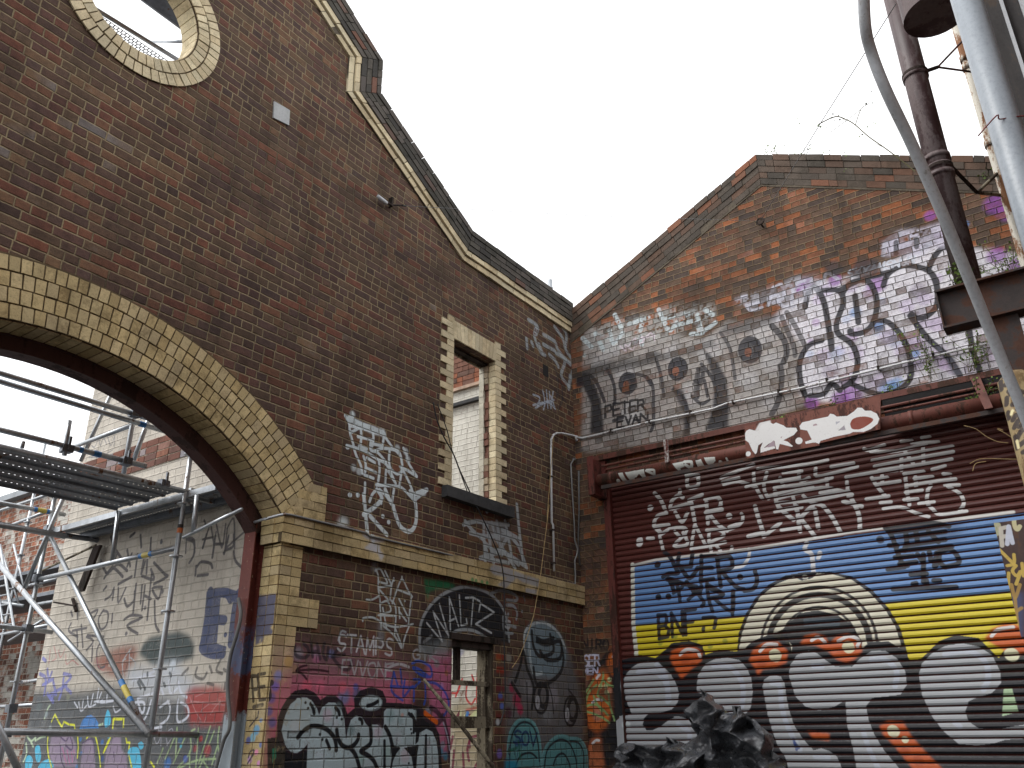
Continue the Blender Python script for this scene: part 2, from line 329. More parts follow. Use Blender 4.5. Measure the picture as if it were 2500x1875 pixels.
def metal_mat(name,col,rust=None,rustamt=.3,rough=.45,metallic=0.,scale=6,var=.35,streak=True,spec=.5,paint=None,bumpd=.002):
    s=N(name,rough);s.b.inputs['Metallic'].default_value=metallic;s.b.inputs['Specular IOR Level'].default_value=spec;p=s.pos()
    mp=s.n('ShaderNodeMapping');s.l(p,mp.inputs[0]);mp.inputs[3].default_value=(1,1,.25 if streak else 1)
    n1=s.noise(scale,6,.7,mp.outputs[0]);n2=s.noise(scale*7,4,.7,p)
    c=s.mix(1.,col,s.ramp(n1,[(.3,(1-var,)*3),(.55,(1,1,1)),(.8,(1+var*.6,)*3)]),'MULTIPLY')
    c=s.mix(.6,c,s.ramp(n2,[(.3,(.7,.7,.7)),(.5,(1,1,1)),(.75,(1.12,1.12,1.12))]),'MULTIPLY')
    if rust: 
        rm=s.rng(s.math('MULTIPLY_ADD',n2,.25,n1),.72-rustamt*.35,.80-rustamt*.3);c=s.mix(rm,c,s.mix(n2,rust,tuple(a*.35 for a in rust)))
        s.l(s.rng(rm,0.,1.,rough,.85),s.b.inputs['Roughness'])
        if metallic: s.l(s.rng(rm,0.,1.,metallic,0.),s.b.inputs['Metallic'])
    if paint:
        uv=s.uv();pc,pa=s.paint(paint,uv);c=s.mix(s.math('MULTIPLY',pa,s.rng(n2,.25,.45,.8,1.)),c,pc)
    s.l(c,s.b.inputs['Base Color']);s.bump(s.math('ADD',n2,n1),.5,bumpd);return s.m
def leaf_mat(name,a,b):
    s=N(name,.7);g=s.n('ShaderNodeNewGeometry').outputs['Random Per Island'];s.l(s.mix(g,a,b),s.b.inputs['Base Color'])
    s.b.inputs['Transmission Weight'].default_value=0.;return s.m
# ------------------------------------------------------------------ graffiti, drawn into the wall canvases
WHT=(168,176,182);BLK=(24,26,31);SIL=(150,166,172)
cA=Canvas('a',1,0.,-5.32,0.,1.0,7.9)
cB=Canvas('b',0,0.,-6.6,0.,1.0,9.4)
cS=Canvas('s',0,.06,-7.0,-.3,1.0,5.3,.0065)
cC=Canvas('c',0,-5.22,.2,4.6,.8,6.4)
cD=Canvas('d',0,-.75,.4,3.6,.9,3.6)
def S(c,reg,s,r,col,k=1.,**kw): c.stroke(P(reg,s),r*REG[reg][2],col,k,**kw)
def Q(c,reg,s,col,k=1.,**kw): c.poly(P(reg,s),col,k,**kw)
def dots(c,reg,s,r,col,k=1.,**kw):
    for p in P(reg,s): c.stroke([p,(p[0]+.5,p[1])],r*REG[reg][2],col,k,**kw)
def ring(c,reg,cx,cy,rx,ry,r,col,k=1.,a0=0,a1=360,**kw):
    pts=' '.join('%g,%g'%(cx+rx*math.cos(math.radians(a0+(a1-a0)*i/18)),cy+ry*math.sin(math.radians(a0+(a1-a0)*i/18))) for i in range(19));S(c,reg,pts,r,col,k,sm=False,**kw)
def many(c,reg,txt,r,col,k=1.,**kw):
    for l in txt.strip().split('|'): S(c,reg,l.strip(),r,col,k,**kw)
# --- front wall, lower: pink ground coat, patches
Q(cA,'RA','300,560 500,420 900,400 1700,480 2230,440 2230,1700 240,1700',(164,84,106),.92,soft=9,wear=.26)
Q(cA,'RA','330,90 640,60 900,230 1200,120 2230,280 2230,520 350,520',(150,105,120),.6,soft=22,wear=.35)
for x,y,r,c in [(420,420,70,(110,120,180)),(380,560,70,(92,84,176)),(330,720,70,(90,80,150)),(300,900,60,(70,80,150)),(340,1050,70,(60,80,140)),(700,120,90,(120,115,125)),(560,230,80,(165,130,70)),(950,180,70,(150,90,120)),(1150,120,60,(80,90,130)),(1480,570,50,(45,80,150)),(1320,700,110,(80,110,150)),(1500,680,90,(70,90,130)),(1900,380,90,(150,80,105)),(820,560,90,(200,85,105)),(1000,560,80,(190,95,120)),(1300,580,80,(205,90,105)),(1600,640,60,(165,85,120)),(650,330,70,(150,120,95)),(950,90,80,(135,110,130))]:
    dots(cA,'RA','%d,%d'%(x,y),r,c,.75,soft=.9)
Q(cA,'RB','540,100 830,110 830,1500 600,1500 560,900 480,500',(160,88,118),.85,soft=6,wear=.25)
for x,y,r,c in [(760,260,50,(130,70,85)),(700,560,50,(150,110,160)),(740,680,60,(165,95,150)),(690,1450,70,(40,115,140)),(760,1500,60,(40,110,135)),(770,380,40,(150,95,65)),(640,250,60,(110,105,110)),(520,900,60,(120,120,135)),(660,1250,60,(140,100,110)),(720,1350,50,(110,120,135))]: dots(cA,'RB','%d,%d'%(x,y),r,c,.8,soft=.8)
# black/silver throw-up
Q(cA,'RA','280,1260 420,1240 500,1420 640,1490 830,1440 830,1700 280,1700',BLK,.97)
Q(cA,'RA','345,1400 400,1380 395,1700 345,1700',(15,110,85),.95)
Q(cA,'RA','410,1250 415,1000 470,850 550,715 670,612 820,590 930,640 1010,740 1100,680 1210,680 1310,770 1375,930 1470,850 1460,720 1540,615 1700,560 1850,620 1900,740 1895,775 2230,795 2340,830 2370,960 2450,1040 2540,1060 2610,1200 2640,1440 2650,1700 280,1700 410,1500',BLK,.97,soft=1.3)
Q(cA,'RA','470,1150 520,950 590,800 700,712 820,704 900,760 960,850 990,945 1030,840 1120,772 1210,780 1290,870 1330,1000 1355,1280 1375,1150 1420,1010 1490,948 1570,970 1620,1060 1660,1100 1690,1068 1770,1070 1850,1130 1866,1060 1865,900 1900,858 2250,866 2305,880 2300,1100 2290,1340 2330,1300 2350,1180 2440,1130 2520,1170 2575,1300 2600,1500 2605,1700 820,1700 836,1330 780,1400 700,1455 620,1452 520,1350',SIL,.97,soft=1.3)
for x,y,r,c in [(1100,950,90,(170,150,165)),(1200,1060,70,(160,165,175)),(1420,1150,70,(95,120,125)),(1780,1180,90,(165,150,165)),(1950,960,90,(110,135,140)),(2080,1010,60,(115,135,140)),(2110,950,28,(200,125,105)),(1900,1450,90,(125,150,145)),(2150,1500,100,(160,145,155)),(1550,1550,80,(120,150,145)),(1250,840,60,(110,125,130)),(2050,1250,80,(160,165,172)),(1000,1500,90,(160,172,180)),(650,1100,90,(168,176,182)),(2450,1350,70,(140,135,145))]: dots(cA,'RA','%d,%d'%(x,y),r,c,.6,soft=.95)
Q(cA,'RA','1530,800 1560,722 1680,680 1800,690 1846,750 1822,830 1700,884 1580,862',SIL,.97)
many(cA,'RA','700,1250 780,1150 880,1100 1000,1105 1100,1150 1180,1235 1212,1330 1220,1420|1225,1150 1240,1250 1290,1350 1380,1392 1460,1350 1510,1280 1520,1215|1400,1390 1480,1490 1540,1690|1680,1100 1690,1200 1680,1330 1600,1400 1550,1440 1640,1490 1720,1560 1780,1690|1880,1110 1940,1220 1970,1340 1990,1420',34,BLK)
many(cA,'RA','1870,1300 1870,1690|860,800 900,850 920,925|1085,1290 1110,1350 1130,1400|1640,825 1720,800 1780,765|1210,850 1250,900 1262,940',27,BLK)
many(cA,'RA','1530,1000 1560,1015 1570,1060|2200,930 2260,985 2290,1060 2295,1160',26,BLK)
many(cA,'RB','300,940 330,1010 330,1180|495,1230 490,1690',25,BLK)
Q(cA,'RA','1950,1350 2090,1385 2030,1470 1990,1560 1965,1700 1945,1700 1970,1500',BLK);Q(cA,'RB','200,1385 400,1350 380,1480 365,1700 335,1700 300,1500',BLK)
dots(cA,'RA','790,782 825,858 995,1210 1030,1280 1225,982 1290,1004',20,BLK);dots(cA,'RB','262,1600 290,1140 300,1195',17,BLK)
ring(cA,'RA',1690,785,150,105,8,(110,120,125),.8)
many(cA,'RB','420,870 470,960 620,1060 700,1000 640,900 560,850|720,960 760,1100 800,1300 820,1500',40,(36,28,40),.85,soft=.6)
S(cA,'RB','480,920 530,960 640,1045',36,(190,85,20),.95)
S(cA,'RB','730,1050 790,1250 815,1420',14,(150,150,165),.8)
# arrow, small tags
many(cA,'RA','1110,360 900,335 680,350|820,275 740,300 680,350 760,395 815,460',17,(44,18,28),.95)
for l in ['660,20 650,90 700,160 800,170 850,120 830,40 780,-10','880,-20 900,160|960,-10 1000,190|890,100 960,90','1060,-20 1040,120 1090,200 1110,40','1240,60 1180,160 1230,250 1320,330 1400,320 1420,220|1160,160 1330,130']: many(cA,'RA',l,27,(28,26,36),.75,soft=.7)
cA.tag('STAMPS',P('RG','130,1600')[0],(20,2),(3,-40),2.9,(165,168,172),.85,gap=1.15,slant=-.05,jit=.07)
cA.tag('EVVONE',P('RA','1290,400')[0],(18,1.5),(2,-36),2.7,(150,152,155),.7,gap=1.2,jit=.08)
S(cA,'RA','1890,330 2050,260 2200,300',20,(160,160,165),.8);S(cA,'RG','140,1460 180,1340 240,1350',16,(150,155,160),.7)
cA.tag('GTK',P('RB','320,190')[0],(17,2),(0,-24),2.6,(140,145,150),.75,gap=1.2)
BL=(34,66,150)
many(cA,'RB','310,250 380,220 470,240 560,310 570,420 500,430 400,390 320,310 400,330 520,420|60,370 30,620 180,750|60,370 110,540|20,560 330,580|210,470 190,700 320,560 330,760|330,470 420,480 350,560|500,500 620,520 740,620 800,760 790,870 740,950|480,480 490,700 470,800|150,330 170,520',20,BL,.85,soft=.4)
many(cA,'PX','640,1640 655,1700 637,1710|655,1643 640,1672 660,1668',8,(22,20,26),.9)
cJ=Canvas('j',0,-5.29,0.,.26,1.0,3.4,.004)
cJ.tag('PE',P('RA','110,760')[0],(17,-3),(-4,-62),4.5,(22,20,26),.92,gap=.9,slant=.0);S(cJ,'RA','110,840 230,810',30,(24,24,34),.85,soft=.5)
Q(cJ,'RP','1800,860 2080,830 2090,900 2060,950 2060,1060 2040,1240 2000,1290 2040,1340 2010,1390 1920,1400 1900,1480 1800,1530',(50,58,88),.93,soft=2)
for x,y,r,c in [(150,1150,70,(60,130,170)),(100,1250,60,(90,150,175)),(40,1290,50,(30,60,130)),(210,1020,30,(90,120,160)),(150,1450,40,(190,110,150)),(60,1550,50,(150,110,160)),(180,1600,40,(170,110,160)),(210,1350,40,(60,90,150))]: dots(cJ,'RA','%d,%d'%(x,y),r,c,.85,soft=.7)
many(cJ,'RA','40,1520 70,1440 120,1430 60,1560|30,1600 110,1480|160,980 60,1100|180,900 170,980',14,(30,30,50),.9)
# right of the low window
Q(cA,'G7','1310,1120 1400,1020 1690,960 1760,1200 1780,1420 1760,1660 1330,1700 1310,1400',(88,90,94),.8,soft=10,wear=.15)
for x,y,r,c in [(1380,1250,45,(138,26,62)),(1350,1180,30,(130,30,60)),(1400,1310,32,(150,30,70)),(1330,1330,35,(60,20,40)),(1450,1180,50,(110,110,115)),(1600,1230,60,(120,118,125)),(1560,1330,60,(105,108,112)),(1700,1200,50,(80,82,88)),(1650,1420,50,(90,92,95)),(1280,1230,22,(60,80,150)),(1290,1290,20,(70,90,160)),(1275,1575,26,(110,90,165)),(1270,1000,30,(120,90,50)),(1265,1385,20,(170,175,180)),(1330,1000,28,(120,118,110))]: dots(cA,'G7','%d,%d'%(x,y),r,c,.8,soft=.9)
for y0,y1,c in [(975,1010,(120,38,24)),(1055,1090,(125,40,24)),(1160,1200,(90,30,35)),(1240,1262,(95,36,36)),(1335,1365,(95,34,34))]: Q(cA,'G7','1256,%d 1310,%d 1310,%d 1256,%d'%(y0,y0+6,y1+4,y1),c,.8,soft=2)
Q(cA,'G7','1425,850 1470,790 1560,790 1630,850 1680,960 1660,1060 1600,1120 1540,1110 1480,1100 1440,1000',(98,116,126),.85,soft=5,sm=True,wear=.1)
S(cA,'G7','1430,1000 1425,860 1470,800 1550,790 1630,850 1670,940',9,(150,158,162),.85);S(cA,'G7','1450,850 1460,1000 1480,1090 1530,1090',12,(150,162,168),.8)
many(cA,'G7','1470,840 1480,930 1520,990 1600,960 1580,860|1500,900 1560,920 1640,900 1640,1000 1560,1010 1520,960|1640,900 1660,1000 1640,1090 1570,1150 1500,1160 1480,1060|1370,1140 1400,1050 1420,960 1440,1060 1480,1170 1470,1300|1350,1150 1400,1230|1500,880 1540,900 1600,880',13,(22,24,28),.95,soft=.5)
for cx,cy,rx,ry in ((1525,1240,42,92),(1702,1320,38,88)): ring(cA,'G7',cx,cy,rx,ry,9,BLK,.95);ring(cA,'G7',cx+14,cy-14,26,66,17,BLK,.95)
for cx,cy in ((1505,1265),(1683,1340)): ring(cA,'G7',cx,cy,8,32,11,(150,152,160),.8)
many(cA,'G7','1565,1150 1590,1230 1600,1330|1560,1140 1480,1190|1690,1190 1740,1260 1760,1330|1370,1230 1360,1350|1440,1150 1450,1420 1480,1480',7,(26,28,32),.85)
TE=(76,128,132)
for l in ['1320,1660 1330,1480 1370,1390 1430,1365 1490,1400 1520,1500 1530,1660','1530,1660 1540,1560 1590,1490 1650,1465 1720,1500 1750,1600 1760,1700','1690,1480 1760,1490 1800,1560 1800,1700 1740,1700']:
    Q(cA,'G7',l,TE,.92,soft=2,sm=False);S(cA,'G7',l,8,(92,140,145),.9);
for l in ['1335,1660 1345,1490 1380,1410 1430,1385 1480,1415 1505,1500 1515,1620','1545,1660 1560,1560 1600,1510 1650,1490 1700,1520 1735,1610 1740,1700','1600,1640 1620,1590 1660,1575 1690,1620 1700,1660','1700,1500 1750,1510 1780,1570 1780,1680','1370,1660 1400,1590 1460,1570 1500,1600']: S(cA,'G7',l,7,(26,32,40),.95)
cA.tag('SOV',P('RB','1680,1330')[0],(17,2),(1,-32),3.2,(20,36,80),.9,gap=1.15)
many(cA,'RB','1640,1340 1600,1440 1630,1500|1680,1400 1690,1480|1740,1420 1720,1540',9,(24,30,70),.8);dots(cA,'RB','1720,1330 1780,1320',60,(22,50,100),.6,soft=.9);dots(cA,'RB','1890,1310 1920,1330 1950,1345',9,(20,22,40))
Q(cA,'RB','1560,1540 1700,1560 1760,1700 1560,1700',(20,110,140),.85,soft=4)
many(cA,'G7','1330,1560 1380,1540|1390,1500 1400,1600',9,(20,80,60),.7)
# WALTZ fan over the low window
Q(cA,'G7','795,905 800,800 850,700 930,625 1020,585 1100,577 1200,612 1280,680 1320,780 1332,912 1215,890 1130,842 1060,830 990,862 925,915 860,985 800,960',(24,26,31),.97,soft=2)
S(cA,'G7','800,960 795,880 805,790 850,700 925,625 1020,582 1100,575 1200,605 1270,665 1315,750 1335,900',10,(128,134,138),.85,soft=.7)
S(cA,'G7','975,872 1010,842 1060,830 1130,840 1215,892',10,(130,136,140),.9,soft=.6)
W2=(150,155,158)
many(cA,'RG','1335,1225 1545,1475 1420,1070 1625,1385 1505,965|1655,1330 1640,880 1765,1270|1640,1200 1730,1160|1775,850 1800,1260 1880,1240 1870,1170|1860,885 1960,880 2050,930|1965,880 1935,1260|2040,1070 2060,960 2245,1080 1995,1240 2210,1360',14,W2,.95,sm=False,soft=.5)
cA.tag('S',P('RI','460,1560')[0],(12,3),(0,-18),3,W2,.7)
many(cA,'RG','1250,1420 1240,1530 1300,1600|1300,1480 1400,1400|1790,1350 1800,1400|1900,1370 1960,1400',22,(120,124,128),.6,soft=.8)
Q(cA,'G7','790,930 985,880 960,1000 800,1010',(105,110,112),.7,soft=6)
many(cA,'RI','270,1100 380,1065 520,1085 620,1150 600,1200 480,1190|480,1260 570,1270 620,1360 610,1450|430,1420 450,1620 560,1640|500,1380 480,1500 600,1560',22,(112,118,122),.85,soft=.5);dots(cA,'RI','685,1345',22,(110,114,118));S(cA,'RI','710,1140 725,1200',14,(90,92,95))
Q(cA,'RG','1290,625 1620,660 1720,720 1680,760 1480,770 1370,800 1350,930 1320,800',(14,92,58),.85,soft=3,wear=.2);dots(cA,'RG','1900,650 1950,665 2030,680 2100,695',30,(18,105,60),.8,soft=.6)
# upper-left white tag
WT=(172,182,186)
many(cA,'RF','310,110 380,240 400,420 450,600 500,800 590,1000 620,1150|400,300 560,330 600,420 590,620|410,420 560,330|380,140 620,260 850,340 1020,470 1000,400|450,180 440,60|610,340 780,380 980,440|810,400 820,540 790,680|540,490 800,550|800,620 950,650|1010,470 980,690|1010,470 1160,680|340,650 640,740 900,900 1060,1000 1220,1330|860,740 1000,700 1200,730 1300,800 1330,960|560,660 700,710|770,600 770,730 900,780 1050,950|640,840 680,980 670,1120|700,870 850,960|690,1050 870,1140|660,1180 820,1240|920,940 930,1100 900,1340|1050,1080 1030,1330|1090,1120 1200,1300|1110,760 1100,920 1130,1060 1240,1160 1330,1120|1200,720 1310,850 1340,1000|1360,700 1420,820 1440,940 1520,1080 1600,1200|1300,1030 1450,1110 1600,1210|1330,1080 1290,1370|1360,1110 1480,1350 1560,1600|870,1360 1200,1380 1340,1420 1480,1560 1550,1640|670,1320 660,1560 640,1690|750,1660 800,1530 880,1460 950,1560 960,1690|930,1440 1050,1560 1130,1690|1190,1440 1150,1690|1550,1640 1760,1480',29,WT,.93,soft=.4)
Q(cA,'RF','300,100 460,170 640,250 860,330 1010,360 1050,500 820,450 640,370 480,290 380,260',WT,.9,soft=2)
dots(cA,'RF','400,1540 535,1545 350,680',42,WT,.95,soft=.5);dots(cA,'RF','460,1050 560,1120 1400,760 1440,900 1720,1500 1250,700 440,90',62,WT,.6,soft=.95)
many(cA,'G7','460,20 470,110 480,220 490,300|460,140 530,90 570,40 540,-10|500,150 600,260|590,-10 620,60 640,90|640,100 680,210 740,240 775,180 770,60 740,0|760,20 840,-10',14,WT,.93,soft=.4)
dots(cA,'G7','375,22 425,20 575,150 610,185',14,WT,.95);Q(cA,'G7','295,200 320,155 350,160 370,190 350,215',WT,.8,soft=4)
Q(cA,'RG','390,20 700,110 690,140 560,150 420,80',(160,165,178),.8,soft=2);Q(cA,'RG','430,230 520,150 640,190 640,260 700,330 660,400 620,300',(160,165,178),.8,soft=2);Q(cA,'RG','590,430 660,420 650,520 600,530',(140,145,150),.6,soft=4)
Q(cA,'RI','180,780 240,720 440,770 520,800 660,860 860,920 860,1030 640,960 560,900 420,1040 300,1000 430,900 250,860',(118,122,132),.85,soft=2,wear=.12);Q(cA,'RI','680,1040 840,1060 830,1120 690,1100',(118,122,135),.8,soft=2)
# lower white tag
LT=(158,166,168)
many(cA,'RG','650,500 680,600 680,760 700,900 710,1100 720,1300|640,520 700,490 760,590 800,690 690,670|770,520 850,690|690,745 860,720|890,620 860,720 840,900|700,780 820,920|520,910 600,910 690,860|870,960 960,700 1010,640 1080,780 1140,870|930,770 1110,840|1130,860 1110,1020 1090,1230|720,960 800,930 850,1060 730,1100|740,1020 790,1280|850,920 900,970 920,1100 900,1390|960,1020 970,1160|970,1080 1060,1200|680,1120 900,1130|470,1200 480,1160 600,1150 700,1200|700,1210 900,1280 1150,1240|740,1260 900,1400 990,1560|910,1300 1000,1540|1100,1260 1040,1420 1010,1560|1000,600 1000,640|960,900 1090,1160',15,LT,.9,soft=.45)
Q(cA,'RG','690,1230 740,1260 755,1500 690,1500 680,1350',(120,122,125),.7,soft=5)
dots(cA,'RG','1035,928 890,650',16,WT,.9)
# tag below the upper window sill
many(cA,'G7','1200,120 1240,70 1300,75 1330,130|1060,200 1130,180 1200,190 1330,200|1070,180 1120,240 1180,290|1100,250 1200,270 1330,260|1180,200 1190,420|1200,200 1240,430|1230,190 1280,330 1390,440|1260,180 1290,380|1310,180 1350,390|1160,400 1300,370 1430,450|1190,310 1260,360 1320,280|1380,80 1395,240 1420,440|1340,270 1390,330 1440,460|1170,400 1330,430|1290,230 1350,260 1400,290|1300,350 1370,460|1200,360 1180,290',13,(132,138,142),.85,soft=.5)
Q(cA,'G7','1180,200 1320,210 1340,300 1220,310',(122,128,132),.5,soft=6)
# faded paint near the corner
many(cA,'RJ','500,450 620,540 600,640|600,560 580,680 660,880 720,920|470,700 480,830|700,650 850,740 900,860 1060,1050|850,540 960,700 1000,850 1100,1050 1040,1350|960,560 1010,640 1000,800|780,920 860,1000 900,1080|640,780 690,900|870,900 990,1000 940,1200 1050,1350|540,750 560,800|1080,1040 1010,1000|1060,1200 1040,1380|700,780 850,860',27,(140,150,156),.65,soft=.6,wear=.42)
many(cA,'RJ','560,1460 650,1500 620,1600|690,1400 720,1560 700,1659|740,1400 760,1640|780,1420 790,1600|830,1420 800,1640|590,1640 750,1560 850,1640|800,1480 860,1650|560,1600 840,1530',14,(140,150,162),.75,soft=.6)
many(cA,'RJ','850,1090 900,1250 880,1500|920,1200 960,1500 900,1650|880,1250 980,1350|850,1400 1000,1550',22,(30,28,34),.6,soft=.7,wear=.3)
# --- side gable wall (upper)
Q(cB,'G5','-430,430 -300,540 0,520 300,560 430,450 720,450 900,560 900,960 540,1080 0,1190 -400,1240 -440,1230',(134,132,128),.85,soft=5,wear=.12)
for x,y,r in [(-250,600,60),(-180,760,60),(100,640,50),(330,620,70),(650,520,80),(700,700,60),(550,800,60),(-330,700,50),(200,900,60),(400,950,60),(-150,1000,60),(700,930,50)]: dots(cB,'G5','%d,%d'%(x,y),r,(160,160,160),.6,soft=.95,wear=.3)
WB=(184,184,200)
Q(cB,'G5','690,450 860,290 1000,210 1150,190 1330,130 1500,60 1700,-10 2260,60 2260,860 1600,830 1300,920 1000,940 880,900 850,780 900,600 760,470',WB,.95,soft=5,wear=.3)
for i in range(60):
    r_=random.Random(i);dots(cB,'G5','%d,%d'%(r_.uniform(880,2150),r_.uniform(180,860)),r_.uniform(18,55),r_.choice([(150,125,165),(165,150,180),(120,110,130),(150,165,200),(135,95,150),(205,208,220)]),.5,soft=.95)
for x,y,r in [(900,230,40),(870,260,30),(1080,210,35),(1180,900,60),(940,940,40),(1110,920,50),(1850,60,40),(2050,60,50),(2150,200,60),(2180,120,50),(1330,230,50),(2050,380,40),(1700,-60,22),(1650,-180,30),(2050,-250,60),(2110,-200,50)]: dots(cB,'G5','%d,%d'%(x,y),r,(118,60,140),.7,soft=.8)
for x,y,r in [(1400,860,50),(1450,830,40),(1560,650,25),(1340,480,30),(1200,400,30),(1860,-130,20)]: dots(cB,'G5','%d,%d'%(x,y),r,(50,110,165),.6,soft=.9)
GB=(34,34,40)
many(cB,'G5','900,370 920,280 960,250 1010,330 1040,480 1060,620|1000,270 1100,270 1130,340 1090,460 1100,530 1180,590 1215,690 1190,800 1130,850|1130,280 1180,220 1280,215 1330,330 1310,460 1250,520 1180,530 1170,510|1200,300 1220,460|1000,570 920,600 870,690 870,800 900,900|1310,450 1400,460 1490,560 1530,680 1530,800 1450,870 1330,890 1180,830|1370,240 1400,170 1500,120 1640,150 1690,240 1690,360 1620,430 1560,430 1540,410|1640,140 1680,60 1740,10 1820,60 1900,150|1530,420 1640,560 1750,660 1830,780|930,900 1010,890 1060,830 1110,870|1100,270 1250,200 1400,160|1880,480 1910,640 1950,760',16,GB,.97,soft=.4)
Q(cB,'G5','1640,560 1800,680 1850,780 1790,780 1740,680',(70,72,82),.8,soft=3)
many(cB,'G5','790,400 850,500 900,600|760,430 830,600 840,660',14,(60,58,60),.8)
# grey figure at left
many(cB,'SC','280,520 330,570 370,650 400,730|420,480 460,560 480,640 480,750|560,520 700,530 770,600 780,750 780,900 760,960|720,540 760,600|800,400 840,540 860,690|930,640 1000,690 1040,780 1050,960|1150,440 1240,560 1270,700|1120,480 1160,500 1140,580 1100,570|1130,480 1125,700|1175,570 1200,690|1080,690 1150,750 1210,720|470,880 540,860',13,GB,.88,soft=.5)
Q(cB,'SC','185,540 260,500 330,600 370,720 390,860 400,980 290,980 300,760 240,620 180,620',(26,26,32),.93,soft=3,wear=.08)
Q(cB,'SC','720,360 800,340 850,380 740,430',(40,42,48),.7,soft=4)
Q(cB,'G5','290,620 370,690 430,800 445,950 440,1100 300,1110 340,1000 360,860 330,740',(28,28,34),.95,soft=3)
Q(cB,'G5','100,840 170,870 205,980 210,1140 170,1150 175,1000 130,920',(32,32,38),.9,soft=3);S(cB,'G5','700,1010 740,930 760,800 750,720',17,(40,38,42),.85)
S(cB,'G5','700,480 770,560 790,640 770,700',17,(34,34,40),.85);S(cB,'G5','390,520 450,620 480,800',10,(50,50,54),.8)
for reg,cx,cy,rx,ry in (('SC',580,590,48,62),('SC',970,475,52,62),('G5',570,625,52,62),('G5',135,740,40,52)):
    k=1 if reg=='SC' else .78
    ring(cB,reg,cx,cy,rx,ry,26*k,(32,32,38),.92);ring(cB,reg,cx+12,cy-14,rx*.5,ry*.5,28*k,(34,34,40),.9);ring(cB,reg,cx-12,cy+14,10,18,14*k,(112,66,44),.8)
Q(cB,'SC','190,500 400,420 700,390 1000,330 1260,250 1260,300 1000,380 700,460 500,500 250,560',(42,40,40),.75,soft=6,wear=.25)
Q(cB,'G5','400,480 560,440 760,400 740,450 560,520 400,540',(52,50,52),.7,soft=6,wear=.2)
S(cB,'G5','240,900 250,760 290,740 280,830 230,830|'.strip('|'),9,(44,42,44),.8)
for t,o,u,v in (('PETER','405,850','55,-10','0,-85'),('EVAN','500,930','52,-10','0,-70')):
    o=P('SC',o)[0];u=[float(a)*.3152 for a in u.split(',')];v=[float(a)*.3152 for a in v.split(',')];cB.tag(t,o,u,v,2.7,(22,22,26),.93,gap=1.15,jit=.09)
# flaky white letters above
WF=(165,178,180)
Q(cB,'SC','300,180 420,120 600,60 780,60 860,0 1260,-20 1260,90 900,240 600,290 420,350 330,300',(150,155,152),.5,soft=8,wear=.62)
many(cB,'SC','330,200 390,330|360,230 430,230|440,180 470,280 540,200|480,60 530,160|590,130 680,120 680,180|640,100 740,80|640,280 680,230 690,290|820,20 900,180 960,120|880,90 1010,50|960,140 1100,110 1130,170|1040,60 1090,30|1120,60 1160,180 1260,120|1180,20 1240,60|230,240 300,310|1070,210 1160,200',17,WF,.75,soft=.6,wear=.42)
many(cB,'SC','520,300 570,340 560,290 620,330 640,240 580,310|640,290 700,270 690,230 650,300|700,260 760,200 790,260|740,230 790,220|690,240 740,230',6,(175,165,172),.85)
dots(cB,'SC','245,375',15,(150,160,158),.8)
Q(cB,'SA','150,560 300,520 480,480 600,400 800,380 820,500 680,600 520,620 400,600 260,640 150,600',(150,152,160),.6,soft=6,wear=.5)
many(cB,'SA','150,570 230,550|230,620 270,660 350,640|250,620 360,590|440,480 400,620|430,500 500,460 520,560 440,600|520,500 560,460 600,520|600,480 580,600|620,450 680,430|730,440 760,420 800,440|830,430 860,370 940,420|400,570 470,540 490,600|470,580 520,630 600,630|640,520 720,490',13,(160,162,172),.75,soft=.6,wear=.25)
cB.tag('SKYAMSNUR',P('SA','1010,410')[0],(15,-3.4),(3.5,-19),2.2,(172,178,186),.9,gap=1.25,jit=.06)
Q(cB,'SA','820,290 930,270 1000,330 930,400 860,380',(30,27,30),.88,soft=4,wear=.08);Q(cB,'SA','1100,250 1260,270 1290,410 1130,420 1020,390',(30,28,34),.85,soft=4,wear=.05)
Q(cB,'SB','160,140 320,40 480,30 700,-40 760,90 700,180 560,170 480,240 330,230 200,240',(172,170,184),.8,soft=5,wear=.42)
many(cB,'SB','180,230 210,120 300,70 320,110|280,190 290,130|440,160 440,100|480,190 550,140',15,(150,152,162),.8,soft=.6)
many(cB,'SB','280,220 280,130|440,170 435,105',16,(40,38,44),.8)
# pier beside the shutter, with letters running onto it
Q(cB,'RC','690,1659 690,900 740,560 830,330 930,200 1000,100 1110,20 1250,0 1350,90 1350,1700 690,1700',(24,24,28),.96,soft=2)
Q(cB,'RC','720,900 740,660 840,400 960,290 1010,360 1060,480 1080,900 1000,1120 880,1195 780,1140 720,1000',(172,88,36),.95,soft=4)
Q(cB,'RC','1015,300 1020,180 1090,80 1180,60 1290,130 1250,260 1160,350 1100,420 1040,370',(180,92,32),.95,soft=4)
Q(cB,'RC','755,1659 755,1350 820,1250 930,1230 945,1400 990,1700 800,1700',(150,84,52),.95,soft=4)
for x,y,r,c in [(880,950,80,(150,110,95)),(850,820,60,(140,90,70)),(1040,620,40,(165,120,100)),(1050,250,30,(150,80,50))]: dots(cB,'RC','%d,%d'%(x,y),r,c,.7,soft=.9)
many(cB,'RC','1090,160 1120,115 1200,110 1250,140|870,450 910,400|810,780 880,735 940,750|815,1330 860,1290 900,1290',19,(190,192,205),.9)
dots(cB,'RC','1040,470 990,560 1000,640 920,560',34,(176,190,140),.85,soft=.4)
many(cB,'RC','960,370 950,470 880,670 940,710 1050,820|960,480 1030,540 1090,560|830,470 720,640|870,540 760,650 720,820 780,810 870,810 960,880 1020,950|830,690 860,770 940,900|730,900 830,930 960,990 1040,1050|1030,660 1050,820 1110,1020',16,(118,146,92),.95)
